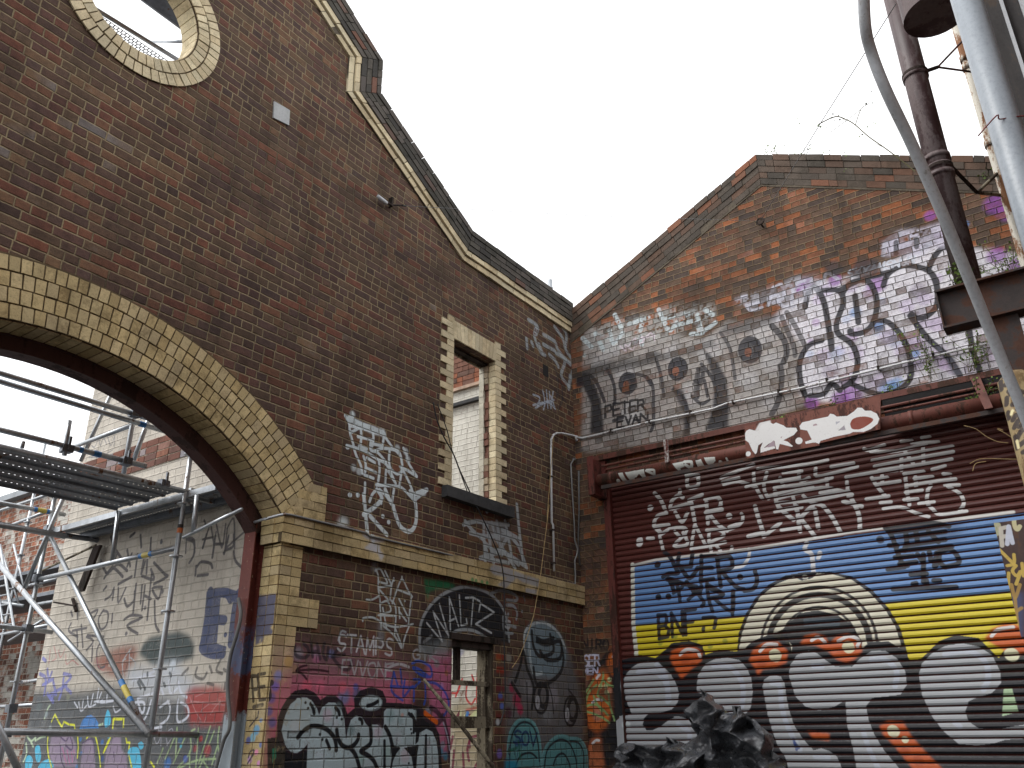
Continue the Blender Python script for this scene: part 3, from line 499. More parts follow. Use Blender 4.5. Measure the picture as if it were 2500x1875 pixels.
cB.tag('SER',P('RC','690,290')[0],(12,-.5),(.5,-27),2.6,(168,170,185),.9,gap=1.15);cB.tag('MEN',P('RC','680,400')[0],(11,-.5),(.5,-16),2.2,(165,166,185),.9,gap=1.15)
cB.tag('NIRO',P('G7','1775,940')[0],(13,.5),(0,-22),3,(22,20,22),.9,gap=1.3)
Q(cB,'RI','1480,1180 1560,900 1460,820 1560,640 1720,470 1830,500 1850,850 1800,1090 1640,1290 1500,1460',(70,48,40),.6,soft=3,wear=.1)
for k in range(-3,9):
    x=1440+k*70;S(cB,'RI','%d,%d %d,%d'%(x,1420,x+330,1010),5,(104,82,52),.7,sm=False);S(cB,'RI','%d,%d %d,%d'%(1470,560+k*105,1830,900+k*105),5,(104,82,52),.7,sm=False)
# --- roller shutter
Q(cS,'G8','-130,455 0,420 560,355 1200,260 2150,135 2260,120 2260,620 2110,625 1600,670 1400,680 0,790 -120,800',(88,122,168),.98,soft=1,)
Q(cS,'G8','-120,800 0,790 500,757 1400,665 2110,607 2300,590 2300,1100 -110,1100',(186,170,36),.98,soft=1)
S(cS,'G8','-140,448 0,412 580,346 1200,240 2150,125',9,(190,190,186),.9,sm=False,soft=.8);S(cS,'G8','-135,440 -130,800 -108,1020',14,(186,190,180),.92,sm=False,soft=.4)
SW=(188,198,204)
many(cS,'RL','1100,1130 1180,1220 1240,1350|1480,1190 1420,1160 1330,1240 1310,1340|1340,1340 1500,1290 1600,1270|1440,1090 1440,1130|1560,1230 1740,1150|1590,1240 1620,1400 1640,1510|1620,1310 1780,1290|1780,1210 1960,1190 1980,1320 1790,1390|1800,1250 1820,1540|1830,1380 2010,1350|1850,1430 1960,1560 2080,1640|1260,1400 1140,1440 1090,1540 1110,1600 1180,1659|1380,1390 1470,1520 1540,1400|1530,890 1690,890|1540,900 1550,1050 1680,1030 1690,920|2110,1590 2250,1530|1100,1580 1290,1560',27,SW,.95,soft=.35)
dots(cS,'RL','1040,1330 2105,1440',42,SW)
many(cS,'RK','600,760 620,900 660,1060|620,870 730,790|750,770 950,770 960,850 810,1010 990,990 930,830|820,820 900,900|1090,720 1060,900 1040,1050|1100,740 1180,900 1230,990|1040,1050 1260,1020|1250,800 1420,800 1480,870 1300,960|1280,830 1300,1000 1500,960|1300,1010 1310,1100|1380,1010 1440,1090|1720,580 1740,640 1700,720 1560,790|1590,1030 1580,1080|1820,1060 1820,1160 1740,1280 1600,1310|450,910 530,910',24,SW,.94,soft=.35);dots(cS,'RK','345,940 340,980',48,SW);dots(cS,'RK','485,500',40,SW)
many(cS,'G8','600,90 620,160 650,250|650,270 690,240 750,190|720,0 740,90 830,170|740,40 1000,-20 1180,20|720,120 830,100|850,90 870,240|860,60 1160,0|950,80 870,160|870,160 960,270|960,110 980,220|1010,90 1060,150 1110,240|1160,10 1220,130 1230,230|1130,60 1240,90|760,230 860,215|640,250 560,270',13,SW,.94,soft=.4)
many(cS,'RM','60,1200 250,1120 500,1020|100,1290 300,1250 540,1330|80,1260 300,1200|400,1320 620,1260 800,1240 1100,1200|500,1130 520,1300 620,1480|560,1080 1200,1020 1500,960|680,1130 640,1330 700,1480|700,1250 1100,1230|780,1330 1300,1270 1560,1200|700,1450 1100,1340 1300,1330|800,1540 1350,1500 1740,1420|1110,1090 1130,1240 1250,1200|1340,1070 1360,1180 1640,1120 1900,1050|1480,1180 1500,1330|1550,1050 1850,1000|1170,1440 1280,1530 1450,1580|1030,1440 1080,1640|1400,1400 1640,1380|1760,1250 1780,1450|1750,1190 2200,1110|900,1130 1150,1110|860,1200 900,1300|1300,1610 1310,1500|820,1640 1150,1600',24,SW,.92,soft=.45)
many(cS,'RN','60,1360 120,1380 330,1310|150,1400 500,1390 900,1290|560,1260 700,1250|840,1210 940,1200|700,1280 1060,1270|170,1520 600,1440 1250,1330|200,1600 700,1500 1260,1400|260,1650 900,1560 1240,1500|850,1330 860,1560|600,1380 720,1560|980,1640 1150,1590|560,1480 560,1650',24,SW,.93,soft=.4)
many(cS,'RO','10,50 500,-10|160,90 220,190 300,290 370,360|200,110 370,90|250,180 540,140|90,380 390,340|280,430 420,420|320,510 560,490 760,570 930,620|610,40 640,300 670,460|600,40 860,10|740,100 980,80|750,80 760,210|620,290 840,260|600,390 780,380|640,200 1020,140 1290,110|920,250 910,430 990,520 1090,590 1440,545|960,190 920,260|1130,40 1220,50|1150,190 1340,190|1190,210 1330,290 1390,370 1400,460 1350,530|800,440 1000,420|300,170 300,60',25,SW,.94,soft=.35)
KB=(20,24,34)
many(cS,'RK','680,1100 760,1170 820,1290 860,1380 740,1390 660,1430|880,1120 870,1280 1040,1290|1060,1110 1040,1250|1180,1150 1170,1500|1190,1160 1370,1150|1180,1310 1320,1310|1190,1480 1340,1460|1390,1170 1410,1340 1440,1560|1400,1180 1560,1160 1590,1300 1440,1350|1450,1360 1640,1560 1750,1600|750,1480 800,1600|740,1470 950,1530|980,1500 1080,1640|1180,1560 1160,1640|1250,1570 1460,1659|900,1310 1020,1450 1130,1310|1900,1350 1930,1480 1880,1590 1760,1620',31,KB,.97,soft=.3);dots(cS,'RK','1700,1430 575,1270',36,KB)
many(cS,'G8','70,530 130,560 150,660|80,520 170,560 110,610|180,560 260,580 200,650|210,560 290,660 280,690|310,540 320,640 345,720|315,560 410,620 330,640|350,640 460,720 470,600|290,760 360,760 355,820|290,820 290,835|465,600 465,740',12,KB,.95,soft=.35);cS.tag('BNF',P('G8','25,885')[0],(26,-4),(-3,-58),4.6,(20,24,34),.95,gap=1.25);dots(cS,'G8','20,635 80,632 510,515 15,440',19,KB)
dots(cS,'G8','240,900 120,870 330,930 420,900 30,910',16,(90,110,40),.6,soft=.8)
many(cS,'RO','340,760 420,860 470,980 560,1230 640,1280|350,770 900,700 1200,750|430,830 700,800 1100,740|620,820 640,1000|760,830 780,960|620,900 1150,820|400,1010 500,1010|640,1010 1150,930|560,1080 1240,1020|480,1170 720,1150|540,1260 760,1230|620,1000 600,1080|930,820 1060,960|780,1130 850,1230|860,1130 860,1500|940,1100 960,1210|1040,1110 1010,1290 1070,1220|1070,1100 1080,1230 1150,1300|1090,1100 1210,1060 1310,1140 1330,1250 1150,1300|690,1400 900,1390|760,1520 720,1530|900,1480 910,1560|1000,1480 1080,1480|380,1330 600,1300|450,1600 900,1580 1300,1570',34,(14,15,20),.96,soft=.4);dots(cS,'RO','275,930',52,(26,32,48),.95,soft=.4)
Q(cS,'RO','380,760 900,690 1350,700 1400,900 1000,980 600,1020 440,950',(20,24,36),.55,soft=9)
many(cS,'G8','910,310 900,350 940,380 950,480|990,370 980,400',14,(190,196,196),.9,soft=.5)
# arcs (a striped half round behind the letters)
Q(cS,'G8','490,970 500,850 540,740 600,640 680,560 780,505 900,482 1050,482 1180,510 1300,590 1400,700 1470,820 1510,960 1530,1100 480,1100',(24,24,28),.98,soft=1)
Q(cS,'G8','500,950 520,850 560,740 630,630 720,560 830,510 880,535 940,520 970,490 1060,495 1180,530 1290,610 1380,710 1440,810 1475,920 1440,960 820,960 780,820 700,860 600,930',(188,185,168),.98,soft=1)
for rx,ry,cx,cy,r in ((350,362,985,935,8),(305,312,985,932,18),(232,238,985,932,7)): ring(cS,'G8',cx,cy,rx,ry,r,(26,26,30),.95,a0=185,a1=355)
Q(cS,'G8','760,860 800,790 870,730 970,712 1090,740 1180,800 1240,900 1240,1000 820,1000 820,920',(22,24,30),.98,soft=1)
for y in (775,800): 
    S(cS,'G8','900,%d 1100,%d'%(y,y-2),11,(58,72,84),.7,wear=.3,soft=.6)
ring(cS,'G8',900,515,14,10,5,(150,150,140))
for l,c in (('1600,1000 1700,900 1800,860 1940,880 2060,1000 2130,900 2260,850 2260,1700 -200,1700 -200,1010 -90,980 0,1000 60,950 100,910 200,895 280,920 300,980 380,950 480,960 520,960 580,900 680,860 780,900 830,1000 900,960 1000,950 1090,1000 1180,1000 1290,900 1400,900 1500,960 1530,1020',(18,20,26)),): Q(cS,'G8',l,c,.99,soft=1)
OR=(172,76,24)
for l in ['90,1010 100,960 160,930 230,930 285,960 280,1020 230,1060 190,1100 160,1130 130,1080','565,1020 590,950 660,905 740,905 800,960 790,1030 720,1060 650,1070 620,1110 600,1060','872,920 900,870 960,855 1020,870 1050,920 1090,870 1160,855 1230,890 1245,960 1200,1010 1150,1030 1090,1010 1040,960 960,925','1980,890 2020,830 2100,790 2180,800 2230,850 2260,950 2180,990 2100,960','1350,1410 1400,1380 1490,1385 1540,1470 1620,1560 1740,1680 1560,1680 1430,1520 1370,1460','915,1440 1050,1455 1045,1500 950,1485']: Q(cS,'G8',l,OR,.98,soft=2,sm=False)
for x,y,r in [(720,985,40),(1160,935,38),(1430,1440,38),(1500,1490,22),(2140,980,42)]: dots(cS,'G8','%d,%d'%(x,y),r,(196,196,160),.95,soft=.2)
many(cS,'G8','150,980 190,950 250,960 270,990|630,960 670,920 730,920|940,895 980,875 1020,905|1100,900 1160,870 1220,890 1215,930|2020,870 2060,830 2150,815',11,(196,196,206),.92)
for x,y,r in [(180,1010,30),(640,1030,30),(230,1040,20),(1500,1560,30),(1580,1620,30)]: dots(cS,'G8','%d,%d'%(x,y),r,(130,50,10),.5,soft=.9)
SV=(146,149,153)
sil=['RC:1240,430 1320,320 1420,250 1560,215 1720,250 1860,380 1940,520 1980,650 1960,780 1880,870 1700,920 1560,930 1500,1000 1490,1080 1540,1150 1620,1150 1740,1090 1850,1000 1980,960 2100,1010 2200,1110 2230,1200 2180,1290 1990,1360 1240,1370 1220,1240 1215,960 1340,930 1260,740 1230,560',
 'RD:280,560 300,400 400,250 520,190 680,165 860,200 960,310 1020,450 1040,640 1010,850 950,920 640,920 480,700 290,640','RD:-150,1290 -20,960 90,970 200,1020 290,1100 200,1290',
 'RD:1170,560 1190,470 1260,415 1340,405 1420,425 1470,520 1490,680 1530,880 1600,1090 1720,1270 1860,1420 1960,1390 2080,1430 2180,1510 2260,1700 1530,1700 1480,1520 1380,1370 1310,1180 1240,940 1200,720',
 'G8:800,1100 810,1040 850,980 920,955 970,970 1020,1010 1080,1050 1180,1050 1230,1000 1300,955 1380,955 1450,1000 1500,1080 1510,1160 1470,1220 1300,1240 1265,1290 1280,1370 1310,1450 1370,1550 1480,1680 1210,1680 1190,1560 1150,1400 1140,1250 1080,1290 980,1315 900,1290 840,1230',
 'G8:1580,1100 1600,1030 1660,970 1740,925 1840,910 1940,930 2020,980 2070,1080 2075,1150 2020,1210 1920,1240 1880,1260 1860,1320 1880,1380 1940,1420 2040,1430 2140,1410 2260,1390 2260,1480 2100,1490 2040,1510 1930,1525 1820,1515 1730,1440 1660,1350 1600,1220']
for t in sil: reg,l=t.split(':');Q(cS,reg,l,SV,.99,soft=1)
many(cS,'G8','10,1040 60,1100 75,1180 75,1260|350,1045 440,1050 510,1120 530,1200 520,1290|700,1150 750,1170 760,1290 800,1420 870,1550|950,1050 1000,1050|1300,1010 1380,1010 1450,1080 1440,1170|1250,1440 1290,1560 1350,1680|1740,980 1880,960 1980,1020 2000,1120 1970,1190|1800,1390 1830,1410|960,1590 1040,1600|140,1400 200,1440 210,1500',17,(158,164,174),.9,soft=.7)
many(cS,'RC','1430,370 1600,340 1740,420 1820,560 1850,740',38,(158,164,174),.9,soft=.6);dots(cS,'RC','1290,1080',44,(180,188,200),.8,soft=.8)
many(cS,'G8','830,1490 850,1550|840,1510 860,1540',9,(24,50,110),.8)
Q(cS,'G8','2090,1180 2140,1180 2180,1320 2080,1350',(150,175,140),.9,soft=1)
Q(cS,'RC','690,1700 900,900 1000,560 1100,330 1200,300 1230,560 1260,740 1340,930 1215,960 1130,1050 1110,1300 1160,1400 1180,1700',(20,22,26),.98)
Q(cS,'RC','1240,960 1130,1050 1105,1200 1150,1370 1230,1370',SV,.97,soft=1)
# --- cream painted wall seen through the arch
Q(cC,'RS','-1500,760 -1100,620 -300,640 200,560 700,700 1200,720 1800,960 1800,1900 -1500,1900',(52,58,64),.93,soft=8,wear=.1)
Q(cC,'RP','380,1420 600,1360 760,1340 900,1400 970,1520 960,1700 700,1800 400,1800 220,1650 280,1500',(34,50,52),.95,soft=4,wear=.12)
Q(cC,'RS','300,350 500,300 640,330 900,230 1020,230 1200,480 1400,600 1200,760 900,700 500,700 350,560',(150,156,164),.85,soft=10,wear=.2)
Q(cC,'RS','-150,230 40,120 260,20 480,20 450,200 350,330 300,460 100,420',(112,56,38),.85,soft=7,wear=.25)
Q(cC,'RS','1130,640 1240,570 1540,560 1720,640 1720,900 1640,960 1620,1090 1200,1095 1130,850',(132,38,34),.9,soft=5,wear=.4)
CB=(50,58,88)
many(cC,'RP','1180,800 1150,1100 1130,1400 1070,1560 1200,1640 1350,1640|1200,830 1400,820 1460,900|1150,1170 1370,1190|1570,820 1520,1000 1480,1300 1460,1500|1420,830 1560,870',68,CB,.93,soft=.12)
Q(cC,'RP','1130,800 1480,790 1500,870 1320,880 1270,1500 1400,1540 1370,1690 1180,1680 1030,1560 1100,1150',CB,.93);dots(cC,'RP','1385,1385',34,CB)
GK=(58,56,60)
many(cC,'RT','1180,1270 1080,1590|1190,1280 1230,1540|1260,1380 1220,1659|1260,1250 1340,1590 1390,1270|1410,1340 1380,1620 1360,1659|1410,1330 1500,1200 1510,1600|1400,1590 1640,1380|1080,1480 1220,1450|1100,1220 1130,1300|830,1450 960,1480 970,1659|860,1440 850,1659',16,GK,.85,soft=.4)
many(cC,'RP','1080,210 1130,30|1210,340 1250,50|1230,160 1350,160|1370,290 1430,50|1390,240 1490,190 1500,30|1500,260 1520,380 1600,470|1000,470 1060,400 1180,420 1210,480|1010,590 1150,570|980,580 990,460|420,410 560,560 600,600 420,700|530,740 480,900 400,760 520,740|20,900 60,1000 150,920 160,800|180,700 140,1090|260,720 240,960|300,720 260,1050|390,560 330,1180|430,930 440,1230 490,1340|20,1180 120,1120 260,1150 60,1260 200,1370|-160,520 -60,430 60,520|-60,700 120,600|260,590 420,640 380,500|300,860 380,900|120,290 60,460|200,300 160,600|280,380 250,560 300,400|330,380 320,560|-250,620 -140,480 0,600|-300,380 -200,560 -80,300|860,90 960,140 960,300 900,410|520,110 520,140|100,60 160,10|240,40 250,200|380,80 370,330|60,240 100,460|-120,200 0,380|-160,60 -100,260',21,GK,.92,soft=.4);dots(cC,'RP','535,800 530,1080 300,1020 45,1370 520,130',30,(74,74,78),.85)
many(cC,'RQ','1230,400 1320,360 1260,480 1230,440|1400,360 1330,480 1360,620 1440,560 1460,400 1400,370|1520,410 1510,530|960,540 930,640 1050,720|980,640 1170,600|1040,640 1050,850|1170,720 1260,780 1170,900|1250,850 1240,1050|1180,700 1400,720|1390,760 1310,900 1330,1130 1420,1120|960,380 980,440|1040,280 1050,480|1100,560 1120,860|1420,220 1500,160 1540,60 1520,220|1600,60 1600,260 1700,60|1440,40 1400,90',18,(66,64,68),.92,soft=.45)
many(cC,'RQ','730,850 760,1000 700,1050|790,900 820,1000 880,880|680,900 660,1080|890,960 900,1090 980,1040 1060,1100|1310,1000 1330,1120 1400,1170 1440,1080',10,(150,80,80),.6)
many(cC,'RQ','580,1010 620,1050|540,1220 620,1290 600,1500|640,1160 660,1290 700,1200|580,1370 720,1290|720,1330 760,1500|860,1220 960,1260 860,1380|680,1500 900,1380|640,1490 720,1600|900,1420 960,1480|860,1280 840,1440 800,1560|750,1450 700,1580',26,(88,92,150),.8,soft=.3)
many(cC,'RQ','1670,1280 1660,1060 1770,880|1750,900 1740,1260|1760,1000 1830,1080 1790,1240|1660,1040 1700,1020',11,(140,146,150),.85)
WC=(168,172,182)
many(cC,'RR','1340,480 1400,580|1420,480 1460,640 1560,540|1500,440 1480,600|1580,380 1600,560 1720,520|1680,330 1640,520|1780,230 1750,470 1850,440|1830,300 1790,480 2040,460|1930,350 1920,480|2040,560 2080,660 2170,610|1700,470 2040,450',17,WC,.85,soft=.5)
many(cC,'RS','480,760 520,900 560,900 560,780 440,780|660,750 600,950 520,1060|880,760 920,860 880,1000 780,1080|780,840 900,760|1020,740 1010,1000 1060,1040 1160,960 1150,840 1060,780|700,1130 800,1110|480,720 700,650|1030,500 1060,640 1140,710|900,480 920,660 1010,590|800,600 830,680|560,400 700,430|420,480 700,360',20,WC,.88,soft=.45)
dots(cC,'RS','950,280',70,(160,168,176),.8,soft=.95)
many(cC,'RS','500,470 560,560 580,600|910,380 930,420|610,380 610,420|480,500 520,590|830,520 850,560',22,(48,56,62),.85,soft=.4)
many(cC,'RS','1280,310 1260,420 1360,460 1410,380|1600,200 1540,340 1620,390|1450,290 1480,370|1640,330 1740,400|1660,520 1650,600|1160,320 1080,400|1500,540 1420,520',22,(48,46,46),.75,soft=.6)
many(cC,'RS','1180,700 1260,900 1330,1010|1260,700 1400,640|1340,880 1440,800|1460,940 1530,830 1600,760|1200,760 1700,820|1380,1040 1400,980',8,(150,110,110),.7)
LG=(128,148,108)
many(cC,'RS','980,1240 850,1540|1010,1120 990,1500|1130,1220 960,1600|1020,1659 1190,1440 1190,1200 1250,1140|1180,1440 1180,1690|1300,1130 1260,1690|1460,1100 1300,1600|1510,1170 1380,1500 1300,1690|1580,1110 1560,1350 1620,1659|1000,1690 1280,1560 1660,1540|1550,1380 1480,1620|1660,1000 1670,1200|1370,1580 1440,1690|820,1400 740,1600',16,LG,.9,soft=.3)
many(cC,'RS','700,1150 800,1180 740,1340 700,1240|800,1150 790,1360|860,1200 940,1130 950,1230 870,1360|800,1190 880,1200|880,1360 860,1220',7,(150,150,162),.85)
for x,y,r,c in [(1420,1430,80,(140,36,44)),(1250,1400,50,(120,40,50)),(1330,1270,40,(160,44,44)),(1050,1290,50,(40,80,110)),(880,1600,80,(40,90,150)),(1120,1540,50,(60,80,150)),(1060,1370,25,(60,160,190)),(720,1560,40,(60,60,68)),(1650,1500,60,(70,50,60))]: dots(cC,'RS','%d,%d'%(x,y),r,c,.75,soft=.8)
YE=(176,178,36);PU=(116,104,122)
Q(cC,'RR','930,1100 1300,1080 1370,1240 1400,1660 950,1660 880,1380',PU,.95,soft=2);Q(cC,'RR','1480,1250 1620,1120 1700,1250 1720,1680 1450,1680',PU,.95,soft=2)
Q(cC,'RS','60,1400 160,1240 250,1230 260,1420 330,1500 340,1700 20,1700',PU,.95,soft=2)
Q(cC,'RR','1430,950 1480,800 1560,720 1640,700 1720,760 1770,850 1780,950',(52,104,160),.96,soft=1)
for l in ['1890,900 1890,780 1940,620 1990,750 1980,880 1900,930','640,1480 630,1300 700,1240 740,1400 720,1540 670,1560','450,1659 460,1480 530,1430 590,1500 560,1659','680,1659 740,1560 860,1500 930,1540 950,1659']: Q(cC,'RR',l,(62,146,176),.96,soft=1,sm=True)
for l in ['340,1450 370,1390 440,1375 500,1420 520,1690 400,1690','480,1330 520,1300 560,1340 540,1400 500,1400','30,1100 30,1000 70,870 110,960 80,1090']: Q(cC,'RS',l,(62,146,176),.96,soft=1,sm=True)
many(cC,'RR','930,830 990,700 1060,840 1120,930 1150,830 1240,880 1340,890 1350,950|865,1080 855,1250 870,1430 930,1659|1400,1080 1410,1300 1395,1480|1560,1130 1600,1080 1720,1090 1760,1250 1800,1500 1810,1640|1860,1390 1940,1200 2000,1080|2030,950 2050,790 2200,790',19,YE,.97,sm=False,soft=.2)
many(cC,'RS','140,1110 150,1000 290,1000 285,1110|320,1250 330,1320 370,1320 360,1400|360,1500 400,1659|650,1580 700,1650|110,1250 90,1310 20,1450|160,1200 300,1190',16,YE,.97,sm=False,soft=.2)
many(cC,'RR','1120,1300 1170,1480 1200,1600|1210,1340 1260,1600|1290,1380 1310,1560|1330,1340 1340,1420',13,(150,80,120),.85);many(cC,'RR','1080,1090 1180,1180 1230,1120|1260,1090 1310,1250 1280,1340 1180,1250|1090,1260 1100,1500 1160,1659|1480,1220 1580,1160 1680,1160 1700,1400|2050,1380 2050,1460',15,(60,44,76),.9)
many(cC,'RR','490,1090 560,1180 640,1120 640,1170 740,1110 820,1090|470,1220 480,1400 420,1560|560,1200 600,1280|1780,900 1850,870|800,780 860,600 900,540',22,(150,168,140),.8,soft=.6)
for x,y,r,c in [(1450,1150,40,(44,96,150)),(1460,1400,40,(44,80,130)),(1840,1200,50,(44,90,150)),(1840,1500,60,(40,60,110)),(1380,1640,40,(50,110,160)),(830,700,60,(110,120,126)),(900,960,60,(120,130,130)),(700,560,90,(70,80,82)),(1230,380,60,(96,100,84)),(1960,1100,40,(60,120,150))]: dots(cC,'RR','%d,%d'%(x,y),r,c,.8,soft=.85)
many(cC,'RV','1240,1180 1280,1200 1330,1100 1360,1180 1400,1080 1440,1160|1450,1050 1500,1180 1550,1050 1540,1180|1210,1280 1260,1320 1300,1240 1400,1300 1520,1240|1200,1340 1480,1340',7,(80,80,92),.7)
# --- pale wall seen through the windows
for l,c,a in (('840,1659 840,820 980,760 1270,820 1270,1700 840,1700',(140,128,100),.85),):Q(cD,'RB',l,c,a,soft=8)
many(cD,'RB','850,650 930,640 960,520|990,460 900,700|1060,500 1040,700 1110,800 1160,730|1120,410 1150,500|1200,350 1190,500 1190,780 1270,740',16,(160,26,26),.9,soft=.5)
Q(cD,'RB','1030,870 1220,830 1200,860 1050,910',(140,44,34),.9,soft=2)
many(cD,'RB','860,1080 960,900|940,1090 1050,960 1110,960|1060,1080 1200,960|1160,1090 1280,1020|860,1240 830,1400|1110,1250 1060,1400 1080,1560|880,1430 860,1659|1000,1460 1010,1659|1250,1480 1160,1659|1250,1220 1100,1260 1090,1380',22,(98,26,52),.9,soft=.2)
Q(cD,'RB','930,1080 1040,900 1080,960 1210,840 1280,860 1130,1030 1060,1085',(176,180,134),.9,soft=1);many(cD,'RB','970,900 960,1050|1110,1000 1060,1080|1180,940 1090,1080',20,(172,176,140),.85)
dots(cD,'RB','1060,920 1050,960',28,(30,100,170),.85,soft=.4);dots(cD,'RB','880,100 940,150 900,200 980,90',44,(100,104,140),.55,soft=.95,wear=.3)
for c in (cA,cB,cS,cC,cD,cJ): c.im=c.image()
# ------------------------------------------------------------------ small canvases: sign panel, barrel, lower box
cP=Canvas('p',0,-.42,-4.5,-2.6,4.6,5.4,.004)
W9=(246,247,252)
Q(cP,'RM','400,560 440,540 560,570 600,480 700,440 760,470 800,450 900,490 940,520 1070,520 1090,560 1040,620 900,690 960,710 1030,770 1010,780 850,740 830,815 800,810 780,700 700,740 640,790 780,770 790,800 590,860 590,790 620,720 560,760 540,860 520,880 480,830 430,720 385,690 380,600',W9,1,soft=1.6,sm=False)
Q(cP,'RM','1115,500 1150,450 1350,400 1500,370 1530,330 1580,340 1620,370 1760,360 1850,300 1900,250 1960,250 2000,290 2080,290 2160,330 2195,400 2170,470 2080,540 1980,580 1840,580 1800,600 1600,640 1400,700 1380,740 1330,720 1200,740 1190,710 1280,680 1220,560 1130,545',W9,1,soft=1.6,sm=False)
RDP=(112,52,40)
Q(cP,'RM','1800,470 1830,410 1900,380 2000,370 2090,390 2110,420 2060,470 1960,530 1880,545 1820,530',RDP,1,soft=1,sm=True)
Q(cP,'RM','770,690 790,770 650,790',(135,120,128),1);Q(cP,'RM','1605,440 1670,435 1610,480',(150,150,158),1);Q(cP,'RM','1720,490 1740,550 1635,560',(130,125,132),1);Q(cP,'RM','1300,480 1340,465 1360,485 1300,500',(140,120,125),1);Q(cP,'RM','860,650 885,635 870,665',(140,120,125),1)
dots(cP,'RM','425,875',34,W9);dots(cP,'RM','1110,700',46,W9,soft=.12);S(cP,'RM','560,570 620,470 690,450',40,(200,205,216),.9,soft=.6)
S(cP,'RM','700,700 760,640 700,560',16,W9)
cR=Canvas('r',0,-.37,-3.2,-.4,4.6,5.3,.004)
W8=(186,190,186)
Q(cR,'RL','585,850 650,840 700,960 650,980',W8,1);Q(cR,'RL','680,840 800,820 940,795 950,930 900,900 870,860 830,900 770,920 740,960',W8,1,soft=1)
many(cR,'RL','790,870 780,950|890,850 930,930|980,810 1070,810 1070,850 1040,920|970,820 1060,860',16,W8);dots(cR,'RL','580,955 1960,700',26,W8)
Q(cR,'RL','1320,720 1470,690 1480,760 1420,780 1430,840 1390,820',W8,1);many(cR,'RL','1490,700 1580,700 1580,740 1540,810|1500,740 1550,770',20,W8)
Q(cR,'RL','1640,680 1710,660 1750,770 1660,790',W8,1);Q(cR,'RL','1750,640 1900,630 1900,680 1860,710 1870,750 1780,720',W8,1);many(cR,'RL','1790,700 1880,760|2050,650 2060,700 2040,720',14,W8)
cF=Canvas('f',0,-4.604,-6.2,-5.4,1.9,2.9,.003)
for t,o,c in (('P','1830,960',(150,148,120)),('F','1920,1010',(165,160,150)),('A','1990,990',(168,172,185)),('C','2090,800',(170,165,130))):
    cF.tag(t,P('RO',o)[0],(13,-3),(-3,-42),5,c,.95,gap=1)
many(cF,'RO','1880,1060 2000,1180 2080,1260|2080,1130 2080,1250 1990,1280|2110,1280 2060,1350 2120,1420 2170,1360 2110,1530|2010,1380 2000,1660|2190,1250 2212,1420',22,(170,146,70),.92)
Q(cF,'G8','2110,640 2212,600 2212,900 2160,880 2130,760',(60,66,100),.85,soft=4);many(cF,'G8','2140,560 2160,640 2190,560|2140,740 2200,700|2160,640 2180,860',10,(150,120,60),.8)
cT=Canvas('t',0,-4.5,-6.2,-5.5,2.4,4.0,.004)
many(cT,'RN','1930,370 2000,370 2030,400|1960,490 2090,500|1890,430 1900,530|1980,660 1970,740|2060,760 2212,740|2130,830 2212,880|1990,850 2000,920|2060,960 2120,900 2200,950|2080,1060 2140,980 2212,950|2110,1230 2180,1120 2260,1100|2090,1180 2120,1330|2150,1060 2260,1010|2010,580 2040,620|2100,560 2212,600|2160,1300 2260,1240|2200,1400 2260,1380',32,(40,30,28),.97,soft=.2)
many(cT,'RN','2115,1240 2135,1330|2040,880 2060,840',20,(190,180,140),.9)
for c in (cP,cR,cF,cT): c.im=c.image()

# ------------------------------------------------------------------ palettes
def g(*a): return tuple(float(v) for v in a)
BR=[(0,g(.072,.048,.045)),(.2,g(.105,.062,.046)),(.42,g(.122,.080,.052)),(.62,g(.100,.060,.052)),(.78,g(.165,.064,.042)),(.93,g(.175,.11,.065)),(1,g(.22,.235,.26))]
M_front=brick_mat('front_brick',BR,g(.30,.235,.14),paint=cA,seed=1,dirt=.45,moss=.25,h=.0885)
OR_=[(0,g(.07,.052,.047)),(.3,g(.11,.075,.055)),(.55,g(.14,.082,.055)),(.7,g(.20,.085,.048)),(.88,g(.31,.11,.045)),(1,g(.16,.17,.19))]
M_side=brick_mat('side_brick',OR_,g(.26,.19,.11),paint=cB,seed=5,pm=.8,patchy=.75,dirt=.55,mw=(.002,.006),moss=.35,erode=.3)
M_backbrick=brick_mat('back_brick',[(0,g(.12,.05,.035)),(.5,g(.25,.09,.05)),(1,g(.35,.13,.07))],g(.55,.5,.42),seed=8,wash=g(.62,.60,.55),washamt=.42)
CW=[(0,g(.2,.1,.07)),(1,g(.25,.14,.09))]
M_cream=brick_mat('cream_painted_brick',CW,g(.5,.46,.38),paint=cC,seed=3,wash=g(.72,.67,.59),washamt=.93,dirt=.4,erode=.18,relief=.55)
M_pale=brick_mat('whitewashed_brick',[(0,g(.2,.08,.05)),(1,g(.34,.12,.07))],g(.6,.55,.48),paint=cD,seed=4,wash=g(.82,.80,.72),washamt=.68,dirt=.25,erode=.12,relief=.7)
YL=[(0,g(.45,.34,.17)),(.35,g(.56,.44,.23)),(.7,g(.62,.50,.28)),(1,g(.50,.40,.24))]
M_yel=block_mat('cream_brick',YL,paint=cA,dirt=.75)
M_yelplain=block_mat('cream_brick_clean',[(0,g(.62,.52,.34)),(1,g(.74,.66,.46))],dirt=.55)
M_dark=block_mat('coping_brick',[(0,g(.055,.052,.048)),(.5,g(.085,.078,.066)),(.93,g(.12,.105,.095)),(1,g(.20,.09,.06))],dirtcol=(.4,.42,.36),dirt=.8)
M_rake=block_mat('rake_brick',[(0,g(.07,.06,.05)),(.5,g(.10,.08,.065)),(.9,g(.13,.078,.055)),(1,g(.28,.11,.06))],dirtcol=(.4,.4,.36),dirt=.7)
M_mortar=metal_mat('old_mortar',g(.13,.11,.085),rough=.95,spec=.1,streak=False,var=.5,bumpd=.004)
